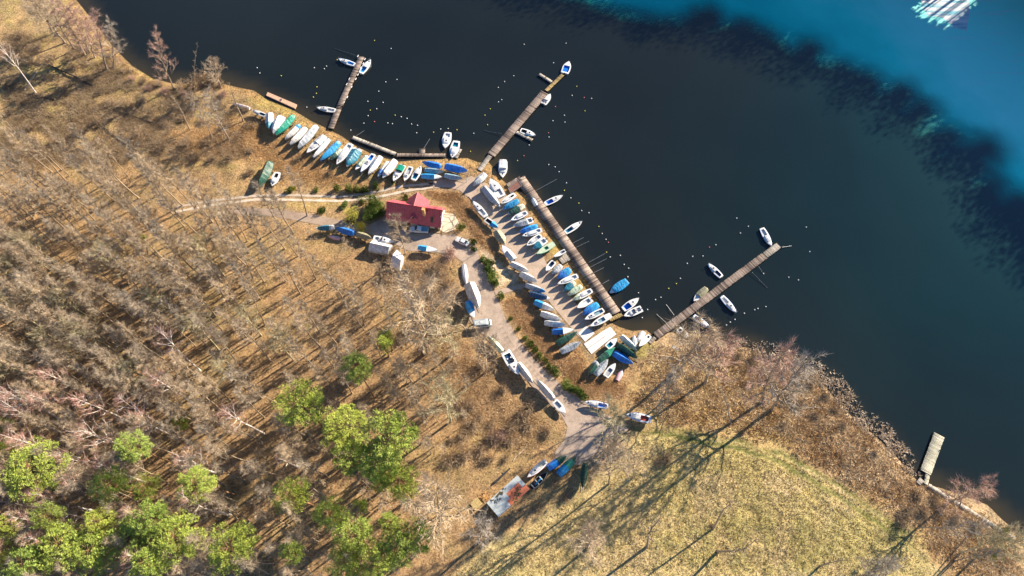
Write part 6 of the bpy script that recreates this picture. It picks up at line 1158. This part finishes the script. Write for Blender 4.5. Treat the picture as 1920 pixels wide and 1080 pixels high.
log((177, 162), (92, 122), .38, 'long dark fallen trunk on the far left shore', M_log); log((290, 232), (205, 203), .32, 'dark fallen trunk in the middle of the upper left clearing', M_log); log((103, 188), (45, 175), .25, 'fallen log below the leaning white birch', M_log); log((70, 135), (48, 170), .35, 'broken pale stump log beside the leaning white birch', M_bark); log((235, 270), (192, 238), .28, 'fallen log at the lower end of the upper left clearing', M_log); log((262, 285), (222, 262), .22, 'thin fallen trunk pointing at the dark scrub patch, upper left', M_log); log((330, 262), (292, 275), .2, 'thin fallen trunk right of the dark ditch, upper left', M_log); log((160, 262), (128, 246), .18, 'short fallen stem near the left forest edge', M_bark); log((215, 258), (240, 246), .16, 'short crossed stem at the end of the ditch', M_log); log((135, 228), (131, 212), .2, 'short upright broken stem in the upper left clearing', M_log)
log((962, 864), (989, 834), .12, 'long pale plank lying across the clearing above the shed', plain('pale_plank', (.6, .5, .38), .8), 'long_plank', 'plank'); log((926, 906), (956, 879), .35, 'dark wrapped bundle lying beside the shed', plain('dark_wrap', (.04, .05, .06), .6), 'wrapped_bundle', 'bundle'); log((876, 632), (866, 545), .07, 'thin grey rail at the edge of the forest beside the van', M_steel, 'edge_rail', 'rail')
log((1108, 765), (1180, 735), .1, 'thin pale pole across the grass by the road junction', plain('pale_plank', (.6, .5, .38), .8), 'long_pole', 'pole')
p = at(893, 945); t = thing('pallet_stack', 'yellow wooden pallet stack left of the shed', 'pallets', (p.x, p.y, float(ground_z(p.x, p.y))), R(40))
for i in range(4):
    for j in range(5): mb = MB(); mb.box((0, (j - 2) * .42, .2 + i * .2), (2.4, .34, .06)); mb.build('board', plain('pallet_wood', (.55, .42, .18), .85, .3, 3, .2), t)
    mb = MB()
    for x in (-1, 0, 1): mb.box((x, 0, .1 + i * .2), (.12, 2.0, .13))
    mb.build('bearer', M_pile, t)
p = at(907, 931); t = thing('firewood_heap', 'orange heap of split firewood at the corner of the shed', 'firewood', (p.x, p.y, float(ground_z(p.x, p.y)))); rg = random.Random(2)
for i in range(26): mb = MB(); x, y = rg.gauss(0, .4), rg.gauss(0, .55); a = rg.uniform(0, 3.1); z = .15 + max(0, .5 - .4 * math.hypot(x, y)) + rg.uniform(0, .1); mb.tube([(x - .3 * math.cos(a), y - .3 * math.sin(a), z), (x + .3 * math.cos(a), y + .3 * math.sin(a), z + rg.uniform(-.05, .1))], .1, 5); mb.build('split_log', plain('fresh_wood', (.58, .32, .12), .8, .3, 3), t)
MB_ = leaf_mesh(790, .75, 1.3, 260, needles('mistletoe_leaves', (.30, .30, .02), (.50, .46, .05)))
for (x, y) in [(10, 436), (24, 440), (30, 452), (22, 455), (3, 484), (32, 482), (120, 543), (575, 614), (262, 443), (270, 446), (1886, 995), (1865, 1043), (550, 355)]:
    z = 16.0 if x < 540 else 13.0; X, Y = at_z(x, y, z + 3); put_tree('bare_tree', rt.choice(V_slim), X, Y, 24, 23 if x < 1000 else 18, 'slender bare tree that carries a yellow green mistletoe ball', 'trees with mistletoe'); t = thing('mistletoe', 'yellow green ball of mistletoe high in a bare crown', 'mistletoe', (X, Y, z + 2.4), 0, 'mistletoe balls'); link('foliage', MB_, t)
print('objects', len(bpy.data.objects))
